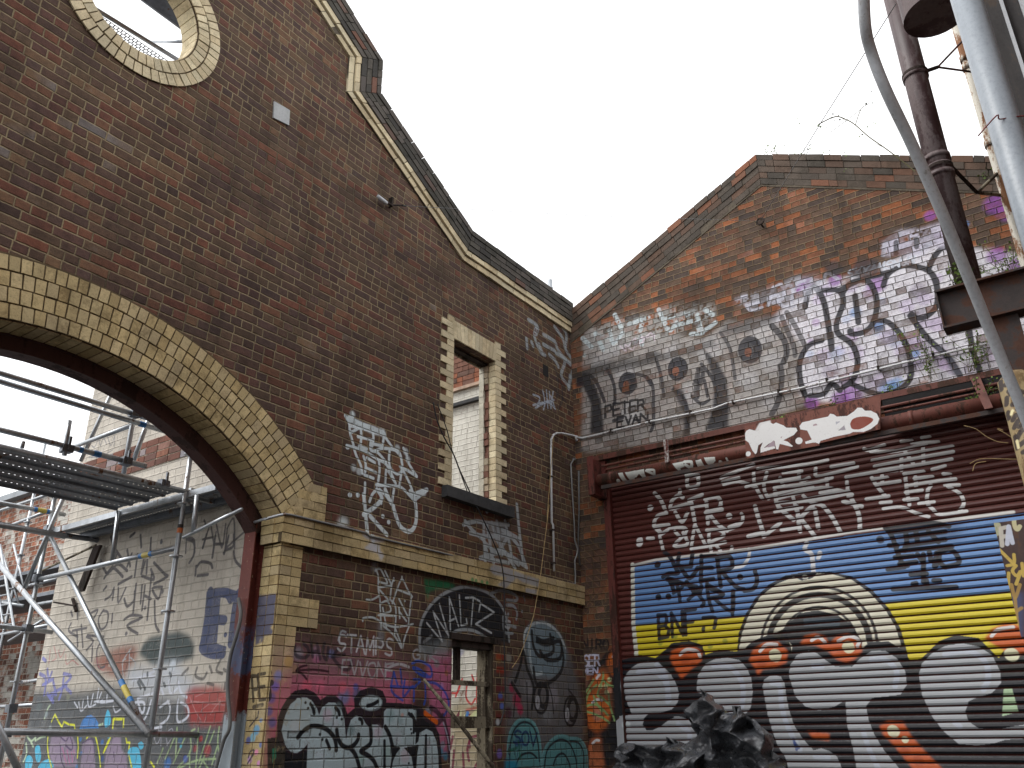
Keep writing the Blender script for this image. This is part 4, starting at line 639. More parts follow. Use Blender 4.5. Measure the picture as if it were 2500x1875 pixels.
M_mort2=metal_mat('sandy_mortar',g(.12,.09,.055),rough=.95,spec=.1,streak=False,var=.5,bumpd=.004)
M_sill=metal_mat('dark_stone',g(.055,.056,.058),rough=.8,spec=.25,streak=False,var=.4)
M_redsteel=metal_mat('red_oxide_steel',g(.16,.035,.026),rust=g(.08,.03,.02),rustamt=.35,rough=.6,var=.3)
M_maroon=metal_mat('maroon_pipe',g(.075,.036,.038),rust=g(.25,.20,.20),rustamt=.45,rough=.5,var=.5,spec=.5,scale=5)
M_rustred=metal_mat('rusty_red_steel',g(.15,.040,.026),rust=g(.08,.035,.02),rustamt=.3,rough=.65,var=.4,paint=cR)
M_panel=metal_mat('sign_sheet',g(.21,.06,.036),rust=g(.1,.035,.025),rustamt=.3,rough=.6,var=.3,paint=cP)
M_galv=metal_mat('galvanised_tube',g(.46,.49,.52),rust=g(.25,.13,.07),rustamt=.0,rough=.38,metallic=.75,var=.3)
M_galvdk=metal_mat('galvanised_deck',g(.2,.22,.25),rust=g(.20,.11,.06),rustamt=.02,rough=.5,metallic=.6,var=.4)
M_grey=metal_mat('grey_pvc',g(.58,.61,.65),rough=.4,var=.22,rust=g(.6,.6,.6),rustamt=.1,bumpd=.001)
M_big=metal_mat('blue_grey_pipe',g(.30,.34,.385),rough=.4,var=.12,bumpd=.001)
M_rustwhite=metal_mat('flaking_white_pipe',g(.70,.67,.58),rust=g(.30,.13,.05),rustamt=.38,rough=.65,var=.4,scale=9)
M_ibeam=metal_mat('dark_steel_beam',g(.055,.04,.038),rust=g(.12,.05,.03),rustamt=.4,rough=.75,var=.4,streak=False)
M_white=metal_mat('white_conduit',g(.66,.68,.70),rust=g(.25,.2,.18),rustamt=.1,rough=.4,var=.12)
M_cable=metal_mat('black_cable',g(.02,.02,.022),rough=.6);M_wire=metal_mat('thin_wire',g(.10,.10,.10),rough=.5)
M_rope=metal_mat('straw_rope',g(.42,.30,.15),rough=.9,spec=.1);M_wood=metal_mat('weathered_wood',g(.34,.30,.22),rust=g(.10,.08,.06),rustamt=.4,rough=.85,spec=.15,var=.5)
M_wooddk=metal_mat('dark_wood',g(.06,.045,.04),rust=g(.03,.025,.02),rustamt=.3,rough=.85,spec=.15)
M_tiger=metal_mat('painted_post',g(.40,.30,.15),rust=g(.28,.18,.08),rustamt=.35,rough=.6,paint=cT);M_box=metal_mat('rusty_painted_box',g(.085,.045,.04),rust=g(.22,.1,.04),rustamt=.45,rough=.65,paint=cF)
M_blue=metal_mat('blue_tape',g(.05,.22,.55),rough=.5,var=.15);M_yellow=metal_mat('yellow_tape',g(.62,.50,.10),rough=.5,var=.15);M_orange=metal_mat('orange_label',g(.75,.2,.05),rough=.5)
M_redwire=metal_mat('red_wire',g(.22,.04,.04),rough=.5);M_black=metal_mat('void_black',g(.012,.011,.012),rough=.9)
M_leaf=leaf_mat('leaves',(.05,.10,.02),(.17,.24,.05));M_stem=metal_mat('stem',g(.12,.11,.06),rough=.8,spec=.1)
def asphalt():
    s=N('asphalt',.9);p=s.pos();n=s.noise(60,4,.8,p);b=s.noise(.8,5,.6,p);s.l(s.mix(1.,s.ramp(n,[(.3,(.03,.03,.03)),(.7,(.075,.073,.07))]),s.ramp(b,[(.3,(.7,.7,.7)),(.7,(1.2,1.2,1.2))]),'MULTIPLY'),s.b.inputs['Base Color']);s.bump(n,.6,.01);return s.m
# ------------------------------------------------------------------ ground
m=MB();m.face([(-300,-300,0),(300,-300,0),(300,300,0),(-300,300,0)])
gr=m.build('ground',asphalt());gr['kind']='structure'

# ------------------------------------------------------------------ front gable wall (plane y = 0)
TH=.24
A=thing('brick_gable_wall','tall dark brown brick gable wall with a cream brick arch and round opening','wall',(-3,.2,0))
rake=[(0.,7.97),(-2.63,7.97),(-4.50,8.98),(-4.49,9.52),(-7.5,11.35)]
mir=lambda L:[(-15-a,b) for a,b in L[::-1]]
outer=[(0.46,0.),(.46,7.93)]+[(a,b-.04) for a,b in rake]+[(a,b-.04) for a,b in mir(rake)[1:-1]]+[(-15,0.)]
a0=math.asin((3.50-1.57)/2.90)
archr=2.87
arch=[(-5.28,0.)]+[(-7.48+archr*math.cos(t),1.57+archr*math.sin(t)) for t in np.linspace(math.acos(2.2/archr),math.pi-math.acos(2.2/archr),40)]+[(-9.68,0.)]
outer=[(.46,0.),(.46,7.93)]+[(a,b-.04) for a,b in rake]+[(a,b-.04) for a,b in mir(rake)[1:-1]]+[(-15,7.93),(-15,0.)]
outer=outer+arch[::-1]         # the arch reaches the ground, so it is a notch of the outline
OC=(-7.48,7.92);ocu=arc_pts(*OC,.57,0,2*math.pi,48)[:-1]
W1=(-2.90,-2.02,4.27,6.22);win1=[(W1[0],W1[2]),(W1[1],W1[2]),(W1[1],W1[3]),(W1[0],W1[3])]
W2_=(-2.83,-2.05,.75,2.57);win2=[(W2_[0],W2_[2]),(W2_[1],W2_[2]),(W2_[1],W2_[3]),(W2_[0],W2_[3])]
hx,hz=hit(1,0,1332,905)[0],hit(1,0,1332,905)[2]
m=MB();slab(m,outer,[ocu,win1,win2],lambda a,b,t:(a,t,b),0.,TH)
m.build('wall',M_front,A)
# vent hole: a black slab paints the dark inside a missing brick's pocket
m=MB();m.box(hx-.07,hx+.07,-.004,.02,hz-.09,hz+.09);m.build('vent_hole',M_black,A)
def ringbricks(mb,cx,cz,r0,r1,a0,a1,wid,y0,y1,gap=.008,jit=.004):
    n=max(1,int(round(abs(a1-a0)*(r0+r1)/2/wid)));da=(a1-a0)/n
    for i in range(n):
        s=a0+i*da;e=s+da;gp=gap/2
        q=[]
        for r,t in ((r0+gp,s+gp/r0),(r1-gp,s+gp/r1),(r1-gp,e-gp/r1),(r0+gp,e-gp/r0)): q.append(Vector((cx+r*math.cos(t),0,cz+r*math.sin(t))))
        o=random.uniform(-jit,jit);f=[Vector((p.x,y0+o,p.z)) for p in q];b=[Vector((p.x,y1,p.z)) for p in q];mb.obox(f+b,.0015)
ac=math.acos(2.2/archr)
m=MB()
for k in range(4): 
    r0=archr+k*.126+.002
    aa=math.acos((2.2-.0)/archr)-.0
    # the rings stop on the sloping skewback
    ringbricks(m,-7.48,1.57,r0,r0+.126,aa,math.pi-aa,.0865,-.022,.06,gap=.013)
ar=m.build('arch_ring',M_yel,A)
m=MB();ringbricks(m,-7.48,1.57,archr-.012,archr+.02,ac,math.pi-ac,.086,.0,.235,gap=.010);m.build('arch_soffit',M_yel,A)
m=MB();slab(m,[(-7.48+3.39*math.cos(t),1.57+3.39*math.sin(t)) for t in np.linspace(ac,math.pi-ac,40)]+[(-7.48+2.875*math.cos(t),1.57+2.875*math.sin(t)) for t in np.linspace(math.pi-ac,ac,40)],[],lambda a,b,t:(a,t,b),-.012,.001);m.build('arch_mortar',M_mort2,A)
# skewback and springer blocks
m=MB()
for r in range(4):
    z0=3.50+r*.0865;xl=-5.285+max(0,(z0-3.50))*.86 if r<5 else -4.98;x=-4.81+random.uniform(-.005,.005)
    edges=[xl-.03+.0]+([(-4.81+xl)/2+(.05 if r%2 else -.04)] if x-xl>.2 else [])+[x]
    for p,q in zip(edges[:-1],edges[1:]): m.box(p+.004,q-.004,-.020,.05,z0+.004,z0+.0825,.0015)
m.build('springer',M_yel,A)
m=MB();m.face([(-5.28,-.010,3.49),(-4.815,-.010,3.49),(-4.815,-.010,3.845),(-4.99,-.010,3.845)]);m.build('springer_mortar',M_mort2,A)
# band course, three stepped courses, returning into the reveal of the arch
m=MB()
for r,(z0,o) in enumerate(((3.225,.055),(3.312,.06),(3.398,.066))):
    x=-5.30-o+.02;i=0
    while x<-.02:
        L=.245 if (i or r%2) else .125
        if abs(x+2.62)<.13 : L=max(.06,-2.62-x-.012)
        e=min(x+L,-.01);m.box(x+.004,e-.004,-o,.08,z0+.004,z0+.083,.0018);x=e+(.03 if abs(e+2.62)<.04 else 0);i+=1
    m.box(-5.30-o+.015,-5.28+.002,-o+.125,.12+.12,z0+.004,z0+.083,.0018)
m.build('band_course',M_yel,A)
m=MB();m.box(-5.30-.035,-.012,-.045,-.001,3.228,3.475);m.box(-5.3-.03,-5.281,.001,.24,3.228,3.475);m.build('band_mortar',M_mort2,A)
# toothed corner of the pier below the band (cream quoins)
m=MB();mr=MB()
z=.0;r=0
while z<3.22:
    kk=int(round((3.2-z)/.0865));L=.49 if kk%10 in(6,7,8) else .245
    x=-5.281
    for e in (.12,.12) if L<.4 else (.12,.245,.12): 
        m.box(x+.004,x+e-.004,-.012,.05,z+.004,min(z+.083,3.222),.0015);x+=e
    for y0,y1 in ((.0,.118),(.122,.24)): mr.box(-5.294,-5.282,y0,y1-.004,z+.004,min(z+.083,3.222),.0012)
    z+=.0865;r+=1
m.build('quoin',M_yel,A);mr.build('quoin',block_mat('cream_brick_return',YL,paint=cJ,dirt=.75),A)
# oculus: two header rings and the reveal
m=MB();ringbricks(m,*OC,.573,.695,0,2*math.pi,.080,-.022,.06,gap=.012);ringbricks(m,*OC,.697,.82,0,2*math.pi,.084,-.022,.06,gap=.012);orr=m.build('window_ring',M_yelplain,A)
m=MB();ringbricks(m,*OC,.556,.572,0,2*math.pi,.088,.0,TH,gap=.008);m.build('window_reveal',M_yelplain,A)
m=MB();slab(m,arc_pts(*OC,.815,0,2*math.pi,48)[:-1],[arc_pts(*OC,.574,0,2*math.pi,48)[:-1]],lambda a,b,t:(a,t,b),-.010,.001);m.build('ring_mortar',M_mort2,A)
# bricks following a polyline (raking courses): segments p->q, k-th course at offset along the outward normal
def offs(line,d):
    out=[]
    for i,p in enumerate(line):
        p=Vector(p);ns=[]
        for a,b in ((i-1,i),(i,i+1)):
            if 0<=a and b<len(line):
                t=(Vector(line[b])-Vector(line[a])).normalized();ns.append(Vector((t.y,-t.x)))
        if len(ns)==2:
            n=(ns[0]+ns[1]).normalized();k=1/max(.4,n.dot(ns[0]));out.append(p+n*d*k)
        else: out.append(p+ns[0]*d)
    return out
def courses(mb,line,offsets,fn,t0s,t1,L=.245,jit=.003,drop=0,first=0,swap=False):
    for k,(o0,o1) in enumerate(offsets):
        a=offs(line,o0);b=offs(line,o1)
        for i in range(len(line)-1):
            l=(a[i+1]-a[i]).length;s=0;n=0
            st=L*.5 if (k%2) else L
            while s<l-.01:
                e=min(s+(st if n==0 else L*(.5 if random.random()<.12 else 1)),l)
                if l-e<.06:e=l
                n+=1
                u0,u1=(s+.004)/l,(e-.004)/l
                pts=[a[i].lerp(a[i+1],u0),a[i].lerp(a[i+1],u1),b[i].lerp(b[i+1],u1),b[i].lerp(b[i+1],u0)]
                s=e
                if drop and k==len(offsets)-1 and random.random()<drop: continue
                j=random.uniform(-jit,jit);tj=random.uniform(-jit,jit)*1.2
                top=random.uniform(-.008,.006) if k==len(offsets)-1 else 0
                nrm=(b[i]-a[i]).normalized()*top
                pts=[pts[0],pts[1],pts[2]+nrm,pts[3]+nrm]
                mb.obox([Vector(fn(p.x,p.y,t0s[k]+tj)) for p in pts]+[Vector(fn(p.x,p.y,t1)) for p in pts],.0022)
fA=lambda a,b,t:(a,t,b)
# string course lines: from the corner going left, outward normal is up
sline=[(0.,7.445),(-2.74,7.445),(-4.98,8.68),(-4.985,9.22),(-7.5,10.75)]
full=sline+[(-15-a,b) for a,b in sline[:-1][::-1]]
m=MB();courses(m,full[:6],[(0.0,.078),(.094,.172)],fA,[-.028,-.052],.02,L=.29);m.build('string_course',M_yelplain,A)
m=MB();courses(m,full[:6],[(.0,.17)],fA,[-.020],.01,L=40.);m.build('string_bed',M_mortar,A)
hA=.515;n5=[(.178+i*(hA-.178)/4,.178+(i+1)*(hA-.178)/4-.008) for i in range(4)]
m=MB();courses(m,full[:6],n5,fA,[-.066,-.072,-.076,-.085],TH+.02);m.build('coping',M_dark,A)
m=MB();courses(m,full[:6],[(.178,hA-.03)],fA,[-.055],TH+.01,L=40.);m.build('coping_bed',M_mortar,A)
# upper window: quoins, flat arch, sill, reveal
wn=thing('window','','');del wn['label'];del wn['category'];wn.parent=A;wn.matrix_parent_inverse=Matrix.Translation(A.location).inverted();wn.location=(0,0,0)
m=MB();z=4.27;r=0
while z<6.48:
    L=.235 if r%2==0 else .12
    lo=z>6.22
    m.box(W1[0]-L,W1[0]-.002-(.0 if not lo else .01),-.016,.05,z+.004,z+.083,.0015)
    m.box(W1[1]+.002,W1[1]+L+.0,-.016,.05,z+.004,z+.083,.0015)
    m.box(W1[1]-.004,W1[1]+.002,-.014,.095,z+.004,z+.083,.0015)
    m.box(W1[0]-.002,W1[0]+.004,-.014,.095,z+.004,z+.083,.0015)
    z+=.0865;r+=1
m.build('quoin',M_yelplain,wn)
m=MB();n=12
for i in range(n):
    x0=W1[0]+(W1[1]-W1[0])*i/n;x1=W1[0]+(W1[1]-W1[0])*(i+1)/n;c=(W1[0]+W1[1])/2;k=.10
    X0=c+(x0-c)*(1+k)*1.0;X1=c+(x1-c)*(1+k)
    m.obox([Vector(p) for p in ((x0+.003,-.018,6.225),(x1-.003,-.018,6.225),(x1-.003,.12,6.225),(x0+.003,.12,6.225),(X0+.003,-.018,6.475),(X1-.003,-.018,6.475),(X1-.003,.12,6.475),(X0+.003,.12,6.475))],.001)
m.build('flat_arch',M_yelplain,wn)
m=MB();m.box(W1[0],W1[1],.121,TH-.002,6.19,6.218);m.build('lintel',M_wooddk,wn)
m=MB();m.box(-3.06,-1.73,-.09,.12,4.125,4.262,.004);m.build('window_sill',M_sill,wn)
m=MB()
for i in range(24):
    z=4.27+i*.0865
    if z+.08<6.19: m.box(W1[1]-random.uniform(.0,.035),W1[1]+.001,.097,.16,z+.003,z+.083,.004)
m.build('broken_reveal',block_mat('broken_brick',[(0,g(.16,.07,.05)),(.6,g(.22,.11,.08)),(1,g(.42,.36,.26))]),wn)
m=MB()
for i in range(24):
    z=4.27+i*.0865
    if z+.08<6.19: m.box(W1[1]-.03-random.uniform(0,.006),W1[1]+.001,.162,TH-.003,z+.001,z+.085,.003)
m.build('plaster_reveal',metal_mat('old_plaster',g(.56,.53,.44),rough=.9,spec=.1,streak=False,var=.3),wn)
m=MB();m.box(W1[0]+.01,W1[1],TH-.03,TH-.004,6.165,6.19);m.build('frame',M_wood,wn)
# lower window: dark lintel, timber frame, transom, glazing bar
wl=thing('window','','');del wl['label'];del wl['category'];wl.parent=A;wl.matrix_parent_inverse=Matrix.Translation(A.location).inverted()
m=MB();m.box(W2_[0]-.05,W2_[1]+.12,-.008,.10,2.572,2.64);m.box(W2_[0]+.002,W2_[1]-.002,.02,TH-.01,2.50,2.568);m.build('lintel',M_wooddk,wl)
m=MB();X=W2_[1];m.box(X-.03,X-.003,.02,.09,.76,2.5);m.box(X-.055,X-.003,.092,.15,.76,2.5);m.box(X-.04,X-.003,.152,.225,.76,2.5);each(m,'frame',M_wood,wl)
m=MB();m.box(W2_[0]+.20,W2_[0]+.275,.10,.15,2.152,2.5);m.build('mullion',M_wooddk,wl)
m=MB();m.box(W2_[0]+.002,X-.031,.04,.088,2.10,2.15);m.box(W2_[0]+.002,X-.031,.03,.088,1.66,1.78);each(m,'transom',M_wood,wl)
# steel arch lining and post
def ibeam_arc(mb,cx,cz,r0,r1,t0,t1,y0,y1,n=36):
    for i in range(n):
        q=[]
        for t in (t0+(t1-t0)*i/n,t0+(t1-t0)*(i+1)/n):
            q.append([(cx+r*math.cos(t),cz+r*math.sin(t)) for r in (r0,r1)])
        (a,b),(c,d)=q
        for y,fl in ((y0,0),(y1,1)): mb.face([(a[0],y,a[1]),(b[0],y,b[1]),(d[0],y,d[1]),(c[0],y,c[1])])
        mb.face([(a[0],y0,a[1]),(c[0],y0,c[1]),(c[0],y1,c[1]),(a[0],y1,a[1])]);mb.face([(b[0],y0,b[1]),(d[0],y0,d[1]),(d[0],y1,d[1]),(b[0],y1,b[1])])
def post_mat():
    s=N('post_paint',.55);p=s.pos();x,y,z=s.sep(p);n=s.noise(5,5,.75,p);n2=s.noise(30,4,.7,p);zz=s.math('MULTIPLY_ADD',s.math('SUBTRACT',n,.5),.5,z)
    c=s.mix(s.rng(n2,.25,.5),g(.06,.016,.014),g(.13,.03,.022));bl=s.math('MULTIPLY',s.rng(zz,2.08,2.14),s.math('SUBTRACT',1.,s.rng(zz,2.45,2.5)))
    c=s.mix(s.math('MULTIPLY',bl,s.rng(n,.35,.5)),c,g(.075,.09,.16));c=s.mix(s.math('SUBTRACT',1.,s.rng(zz,1.74,1.8)),c,s.mix(n2,g(.36,.40,.43),g(.25,.3,.34)))
    c=s.mix(s.math('MULTIPLY',s.rng(n2,.64,.68),.7),c,g(.5,.4,.28));s.l(c,s.b.inputs['Base Color']);s.bump(n2,.4,.003);return s.m
st=thing('steel_arch_frame','red oxide painted steel post and curved beam lining the brick arch','steel frame',(-5.35,.36,0))
m=MB();t1=math.acos(2.2/archr)-.0
ibeam_arc(m,-7.48,1.57,archr-.135,archr-.112,t1,math.pi-t1,.242,.40);ibeam_arc(m,-7.48,1.57,archr-.112,archr-.018,t1,math.pi-t1,.25,.262);ibeam_arc(m,-7.48,1.57,archr-.016,archr+.02,t1,math.pi-t1,.242,.40);m.build('curved_beam',metal_mat('dark_red_steel',g(.075,.028,.024),rust=g(.05,.02,.015),rustamt=.3,rough=.65),st)
for sx in (1,-1):
    m=MB();X=-7.48+sx*2.2
    for a,b,c,d in ((.0,.012,.245,.40),(.012,.108,.315,.328),(.108,.12,.245,.40)):
        x0,x1=sorted((X-sx*a,X-sx*b));m.box(x0,x1,c,d,0,3.42)
    m.build('post',post_mat(),st)

# ------------------------------------------------------------------ side gable wall (plane x = 0)
B=thing('side_gable_wall','orange brown brick gable wall with graffiti and a wide roller shutter','wall',(.2,-3.3,0))
fB=lambda a,b,t:(t,a,b)
bo=[(.02,0.),(.02,7.78),(-3.30,9.36),(-6.45,7.82),(-9.0,6.6),(-9.0,0.)]
SH=(-6.9,-.45,5.0)
m=MB();slab(m,[(.02,0.),(.02,7.78),(-3.30,9.34),(-6.45,7.80),(-9.0,6.6),(-9.0,0.),(SH[0],0.),(SH[0],SH[2]),(SH[1],SH[2]),(SH[1],0.)],[],fB,0.,.40);m.build('wall',M_side,B)
rl=[(-9.0,6.08),(-3.30,8.80),(.02,7.23)];
m=MB();offB=[(.05+i*.0945,.05+(i+1)*.0945-.007) for i in range(5)]
def offs_up(line,d): return offs(line,-d)
_o=offs
def rev(line): return line[::-1]
courses(m,rl[::-1],offB,fB,[-.012,-.016,-.02,-.028,-.034],.42,L=.25,jit=.004);m.build('coping',M_rake,B)
m=MB();courses(m,rl[::-1],[(.02,.50)],fB,[-.006],.41,L=40.);m.build('coping_bed',M_mortar,B)
# diagonal brick patch on the pier
# shutter
m=MB();z=.02;n=0;prof=[(0,.0),(.006,.012),(.028,.022),(.05,.016),(.068,.004),(.0745,-.004)]
prev=None
while z<SH[2]:
    for (z0,d0),(z1,d1) in zip(prof[:-1],prof[1:]): m.face([(.075-d0,SH[1]-.0,z+z0),(.075-d0,SH[0],z+z0),(.075-d1,SH[0],z+z1),(.075-d1,SH[1],z+z1)])
    m.face([(.075+.004,SH[1],z+.0745),(.075+.004,SH[0],z+.0745),(.075,SH[0],z+.078),(.075,SH[1],z+.078)])
    z+=.078
def shutter_mat():
    s=N('shutter_paint',.45);uv=s.uv();p=s.pos();pc,pa=s.paint(cS,uv);u,v,_=s.sep(uv)
    f=s.math('FRACT',s.math('DIVIDE',s.math('SUBTRACT',v,.02),.078));n=s.noise(12,5,.7,p);n2=s.noise(70,3,.7,p);mp=s.n('ShaderNodeMapping');s.l(p,mp.inputs[0]);mp.inputs[3].default_value=(1,1.2,30);ns=s.noise(2,5,.8,mp.outputs[0])
    base=s.mix(n,g(.085,.022,.019),g(.14,.034,.026));c=s.mix(s.math('MULTIPLY',pa,s.rng(n,.2,.32)),base,pc)
    gr=s.math('LESS_THAN',f,.12);gro=s.math('MULTIPLY',gr,.5);c=s.mix(gro,c,g(.05,.028,.02))
    rl_=s.math('MULTIPLY',s.math('GREATER_THAN',f,.93),s.rng(ns,.48,.62));c=s.mix(s.math('MULTIPLY',rl_,.75),c,g(.30,.19,.09))
    c=s.mix(.5,c,s.ramp(ns,[(.3,(.75,.75,.75)),(.6,(1,1,1)),(1,(1.1,1.1,1.1))]),'MULTIPLY');s.l(c,s.b.inputs['Base Color']);s.l(s.rng(n2,.3,.7,.3,.6),s.b.inputs['Roughness']);s.b.inputs['Specular IOR Level'].default_value=.5;s.bump(s.math('ADD',n2,ns),.3,.002);return s.m
m.build('roller_shutter',shutter_mat(),B)
m=MB();m.box(.085,.16,SH[0],SH[1],0,SH[2]);m.build('door_void',M_black,B)
m=MB();m.box(-.012,.09,SH[1]-.09,SH[1]+.012,0,SH[2]);m.box(-.03,-.012,SH[1]-.10,SH[1]-.05,0,SH[2]-.25);each(m,'guide_rail',metal_mat('painted_rail',g(.16,.035,.026),rust=g(.08,.03,.02),rustamt=.35,rough=.6,var=.3,paint=cS),B)
m=MB();m.box(.0,.05,SH[0]+.01,SH[1]-.01,SH[2]-.02,SH[2]+.03);m.build('lintel',M_wooddk,B)
# shutter housing: angle iron, barrel, end bracket, strut
H=thing('shutter_housing','rusty red steel canopy frame with long barrel above the roller shutter','canopy',(-.2,-3.2,5.0))
def seg(mb,plane,a,b,r,n=10,ext=0):
    p,q=hit(*plane,*a),hit(*plane,*b);d=(q-p).normalized();mb.tube([p-d*ext,q+d*ext],r,n)
m=MB();m.box(-.10,-.0,-6.9,-.36,5.285,5.30);m.box(-.105,-.095,-6.9,-.36,5.225,5.30);each(m,'angle_iron',M_rustred,H)
zb=5.0;m=MB();m.tube([(-.25,-.52,4.865),(-.25,-6.9,4.865)],.095,20)
for y in (-.70,-1.98,-3.05,-4.62): m.tube([(-.25,y,4.865),(-.25,y-.05,4.865)],.104,20)
m.build('barrel',M_rustred,H,smooth=True,uvf=lambda c:(c[1],c[2]))
m=MB();m.tube([(-.12,-.50,5.12),(-.12,-6.9,5.12)],.02,8);m.tube([(-.2,-.60,5.03),(-.2,-6.9,5.03)],.016,8);each(m,'rail',M_rustred,H)
m=MB();m.box(-.36,-.0,-.46,-.44,4.68,5.20);m.box(-.37,-.35,-.50,-.40,4.66,5.22);m.box(-.36,-.0,-.50,-.40,4.66,4.685);m.box(-.06,-.0,-.52,-.38,4.66,5.22);m.build('end_bracket',M_redsteel,H)
m=MB();m.box(-.36,-.30,-6.9,-.6,4.715,4.765);m.build('bottom_rail',M_ibeam,H)
m=MB();m.box(-.10,-.02,-6.9,-4.34,4.9,5.22);m.build('dark_plate',M_black,H)
for y in (-1.63,):
    m=MB();m.box(-.372,-.352,y-.03,y+.03,4.90,5.22);m.build('strap',metal_mat('white_strap',g(.62,.62,.6),rust=g(.16,.04,.03),rustamt=.4,rough=.6),H)
m=MB()
for y in (-5.42,): m.prism([(-.41,y-.05,4.76),(-.41,y+.03,4.76),(-.12,y+.12,5.26),(-.12,y+.02,5.26)],(-.02,0,0))
m.build('strut',M_rustred,H)
# the painted sheet hung on the housing
m=MB();c=[hit(0,-.42,*p) for p in P('RM','375,500 395,940 1390,760 1385,730 2205,540 2212,85')]
n=len(c);m.face(c);m.face([p+Vector((.012,0,0)) for p in c][::-1])
for i in range(n): j=(i+1)%n;m.face([c[i],c[i]+Vector((.012,0,0)),c[j]+Vector((.012,0,0)),c[j]])
sg=m.build('sign_panel',M_panel);tag(sg,'dark red sheet metal panel with thick white sprayed lettering above the shutter','sign')
# ------------------------------------------------------------------ walls behind the arch and windows
C1=thing('cream_painted_wall','cream painted brick cross wall behind the arch, lower half covered in graffiti','wall',(-5.0,2.2,0))
yl=4.10
m=MB();slab(m,[(.25,0.),(yl,0.),(yl,6.3),(.25,6.3)],[],fB,-5.22,-4.9);m.build('wall',M_cream,C1)
p0,p1=P('RV','1230,1390 2212,1080'),0
zt=[hit(0,-5.22,*p) for p in P('RV','1240,1400 1700,1200 2212,1050')]
zb_=[hit(0,-5.22,*p) for p in P('RT','100,580 600,450 880,350')]
za,zb2=sum(p.z for p in zt)/3,sum(p.z for p in zb_)/3
m=MB();zz=zb2;r=0
while zz<za-.04:
    y=.27+(.12 if r%2 else 0)
    while y<yl-.05:
        L=random.choice((.235,.235,.115));e=min(y+L,yl);m.box(-5.232,-5.2,y+.006,e-.006,zz+.006,zz+.079,.002);y=e+.0
    zz+=.0865;r+=1
m.build('bare_brick_patch',block_mat('bare_brick',[(0,g(.16,.085,.07)),(.5,g(.24,.10,.07)),(.8,g(.32,.13,.08)),(1,g(.36,.38,.42))]),C1)
m=MB();m.box(-5.225,-5.2,.48,yl,zb2-.0,za-.02);m.build('patch_mortar',metal_mat('cream_mortar',g(.56,.50,.40),rough=.9,spec=.1,streak=False),C1)
C2=thing('whitewashed_wall','whitewashed flaking brick wall seen through the two window openings','wall',(-.6,2,0))
m=MB();slab(m,[(.25,0.),(4.6,0.),(4.6,8.2),(.25,8.2)],[],fB,-.75,-.40);m.build('wall',M_pale,C2)
m=MB()
zs=[hit(0,-.8,*p).z for p in P('SF','380,750 380,620 380,560')]
m.box(-.83,-.751,.47,4.5,zs[0]-.05,zs[0]+.0,.003);m.build('ledge',M_sill,C2)
m=MB();m.box(-.81,-.751,.47,4.5,zs[1],zs[1]+.05);m.build('moulding',metal_mat('stained_moulding',g(.5,.36,.27),rough=.9,streak=False,var=.4),C2)
m=MB();zz=zs[1]+.06;r=0
while zz<8.1:
    y=.5+(.12 if r%2 else 0)
    while y<4.4:
        e=min(y+random.choice((.235,.235,.115)),4.45);m.box(-.775,-.74,y+.004,e-.004,zz+.004,zz+.081,.002);y=e
    zz+=.0865;r+=1
m.build('red_brickwork',block_mat('red_brick',[(0,g(.12,.075,.06)),(.5,g(.2,.09,.06)),(1,g(.34,.12,.06))]),C2)
E_=thing('far_brick_building','orange brick building with whitewashed lower wall far behind the scaffolding','building',(-3,9,0))
m=MB();slab(m,[(4.2,0.),(26.,0.),(26.,5.75),(4.2,5.75)],[],fB,-3.2,-2.8);m.build('wall',M_backbrick,E_)
m=MB();m.box(-3.34,-3.18,4.2,26,5.75,5.86);m.build('gutter',metal_mat('gutter_grey',g(.3,.33,.36),rough=.5),E_)
m=MB();m.box(-3.26,-3.2,4.2,26,4.02,4.10);m.build('ledge',M_sill,E_)
m=MB()
for y in (6.2,11.):m.box(-3.215,-3.19,y,y+.9,3.0,3.9)
each(m,'window',M_black,E_)
# flue beyond the roof
p=hit(1,4.,1343,684);m=MB();m.tube([(p.x,4,3.),(p.x,4,p.z)],.062,16);m.tube([(p.x,4,p.z-.25),(p.x,4,p.z-.22)],.07,16)
tag(m.build('flue_pipe',M_galv,smooth=True),'short pale metal flue rising behind the valley between the two gables','pipe')

# ------------------------------------------------------------------ scaffolds
TR=.0242
SC=thing('scaffold','galvanised tube scaffold with two plank decks standing inside the brick arch','scaffold',(-5.69,1.0,0))
YF,XF=1.0,-5.69
def part(name,mat,par,f,**k):
    m=MB();f(m);return m.build(name,mat,par,**k)
def tubepx(name,plane,a,b,par=SC,r=TR,ext=0,mat=None):
    m=MB();seg(m,plane,a,b,r,12,ext);o=m.build(name,mat or M_galv,par,smooth=True);return o
def standard(x,y,z0,z1,par=SC):
    m=MB();m.tube([(x,y,z0),(x,y,z1)],TR,12);o=m.build('standard',M_galv,par,smooth=True)
    m=MB();z=.66
    while z<z1:
        if z>z0: m.tube([(x,y,z),(x,y,z+.012)],.062,12)
        z+=.5
    ro=each(m,'rosette',M_galv,o);m=MB();m.box(x-.07,x+.07,y-.07,y+.07,z0,z0+.01);return o
s1=hit(1,YF,405,1530)
standard(s1.x,YF,0.,5.0)
s2=hit(0,XF,59,1575);S2o=standard(XF,s2.y,0.,4.5)
s3=hit(1,1.75,317,1070);standard(s3.x,1.75,3.8,5.2)
YP,XP=(1,YF),(0,XF)
tubepx('ledger',YP,(0,911),(331,1012),ext=.25);tubepx('ledger',(1,YF+.06),(0,931),(400,1052),ext=.3);tubepx('ledger',YP,(0,1049),(307,1126),ext=.2)
tubepx('ledger',YP,(0,1090),(454,1200),ext=.25);tubepx('ledger',YP,(0,1786),(360,1792),ext=.5,r=.026);tubepx('ledger',YP,(0,1281),(101,1299),ext=.2)
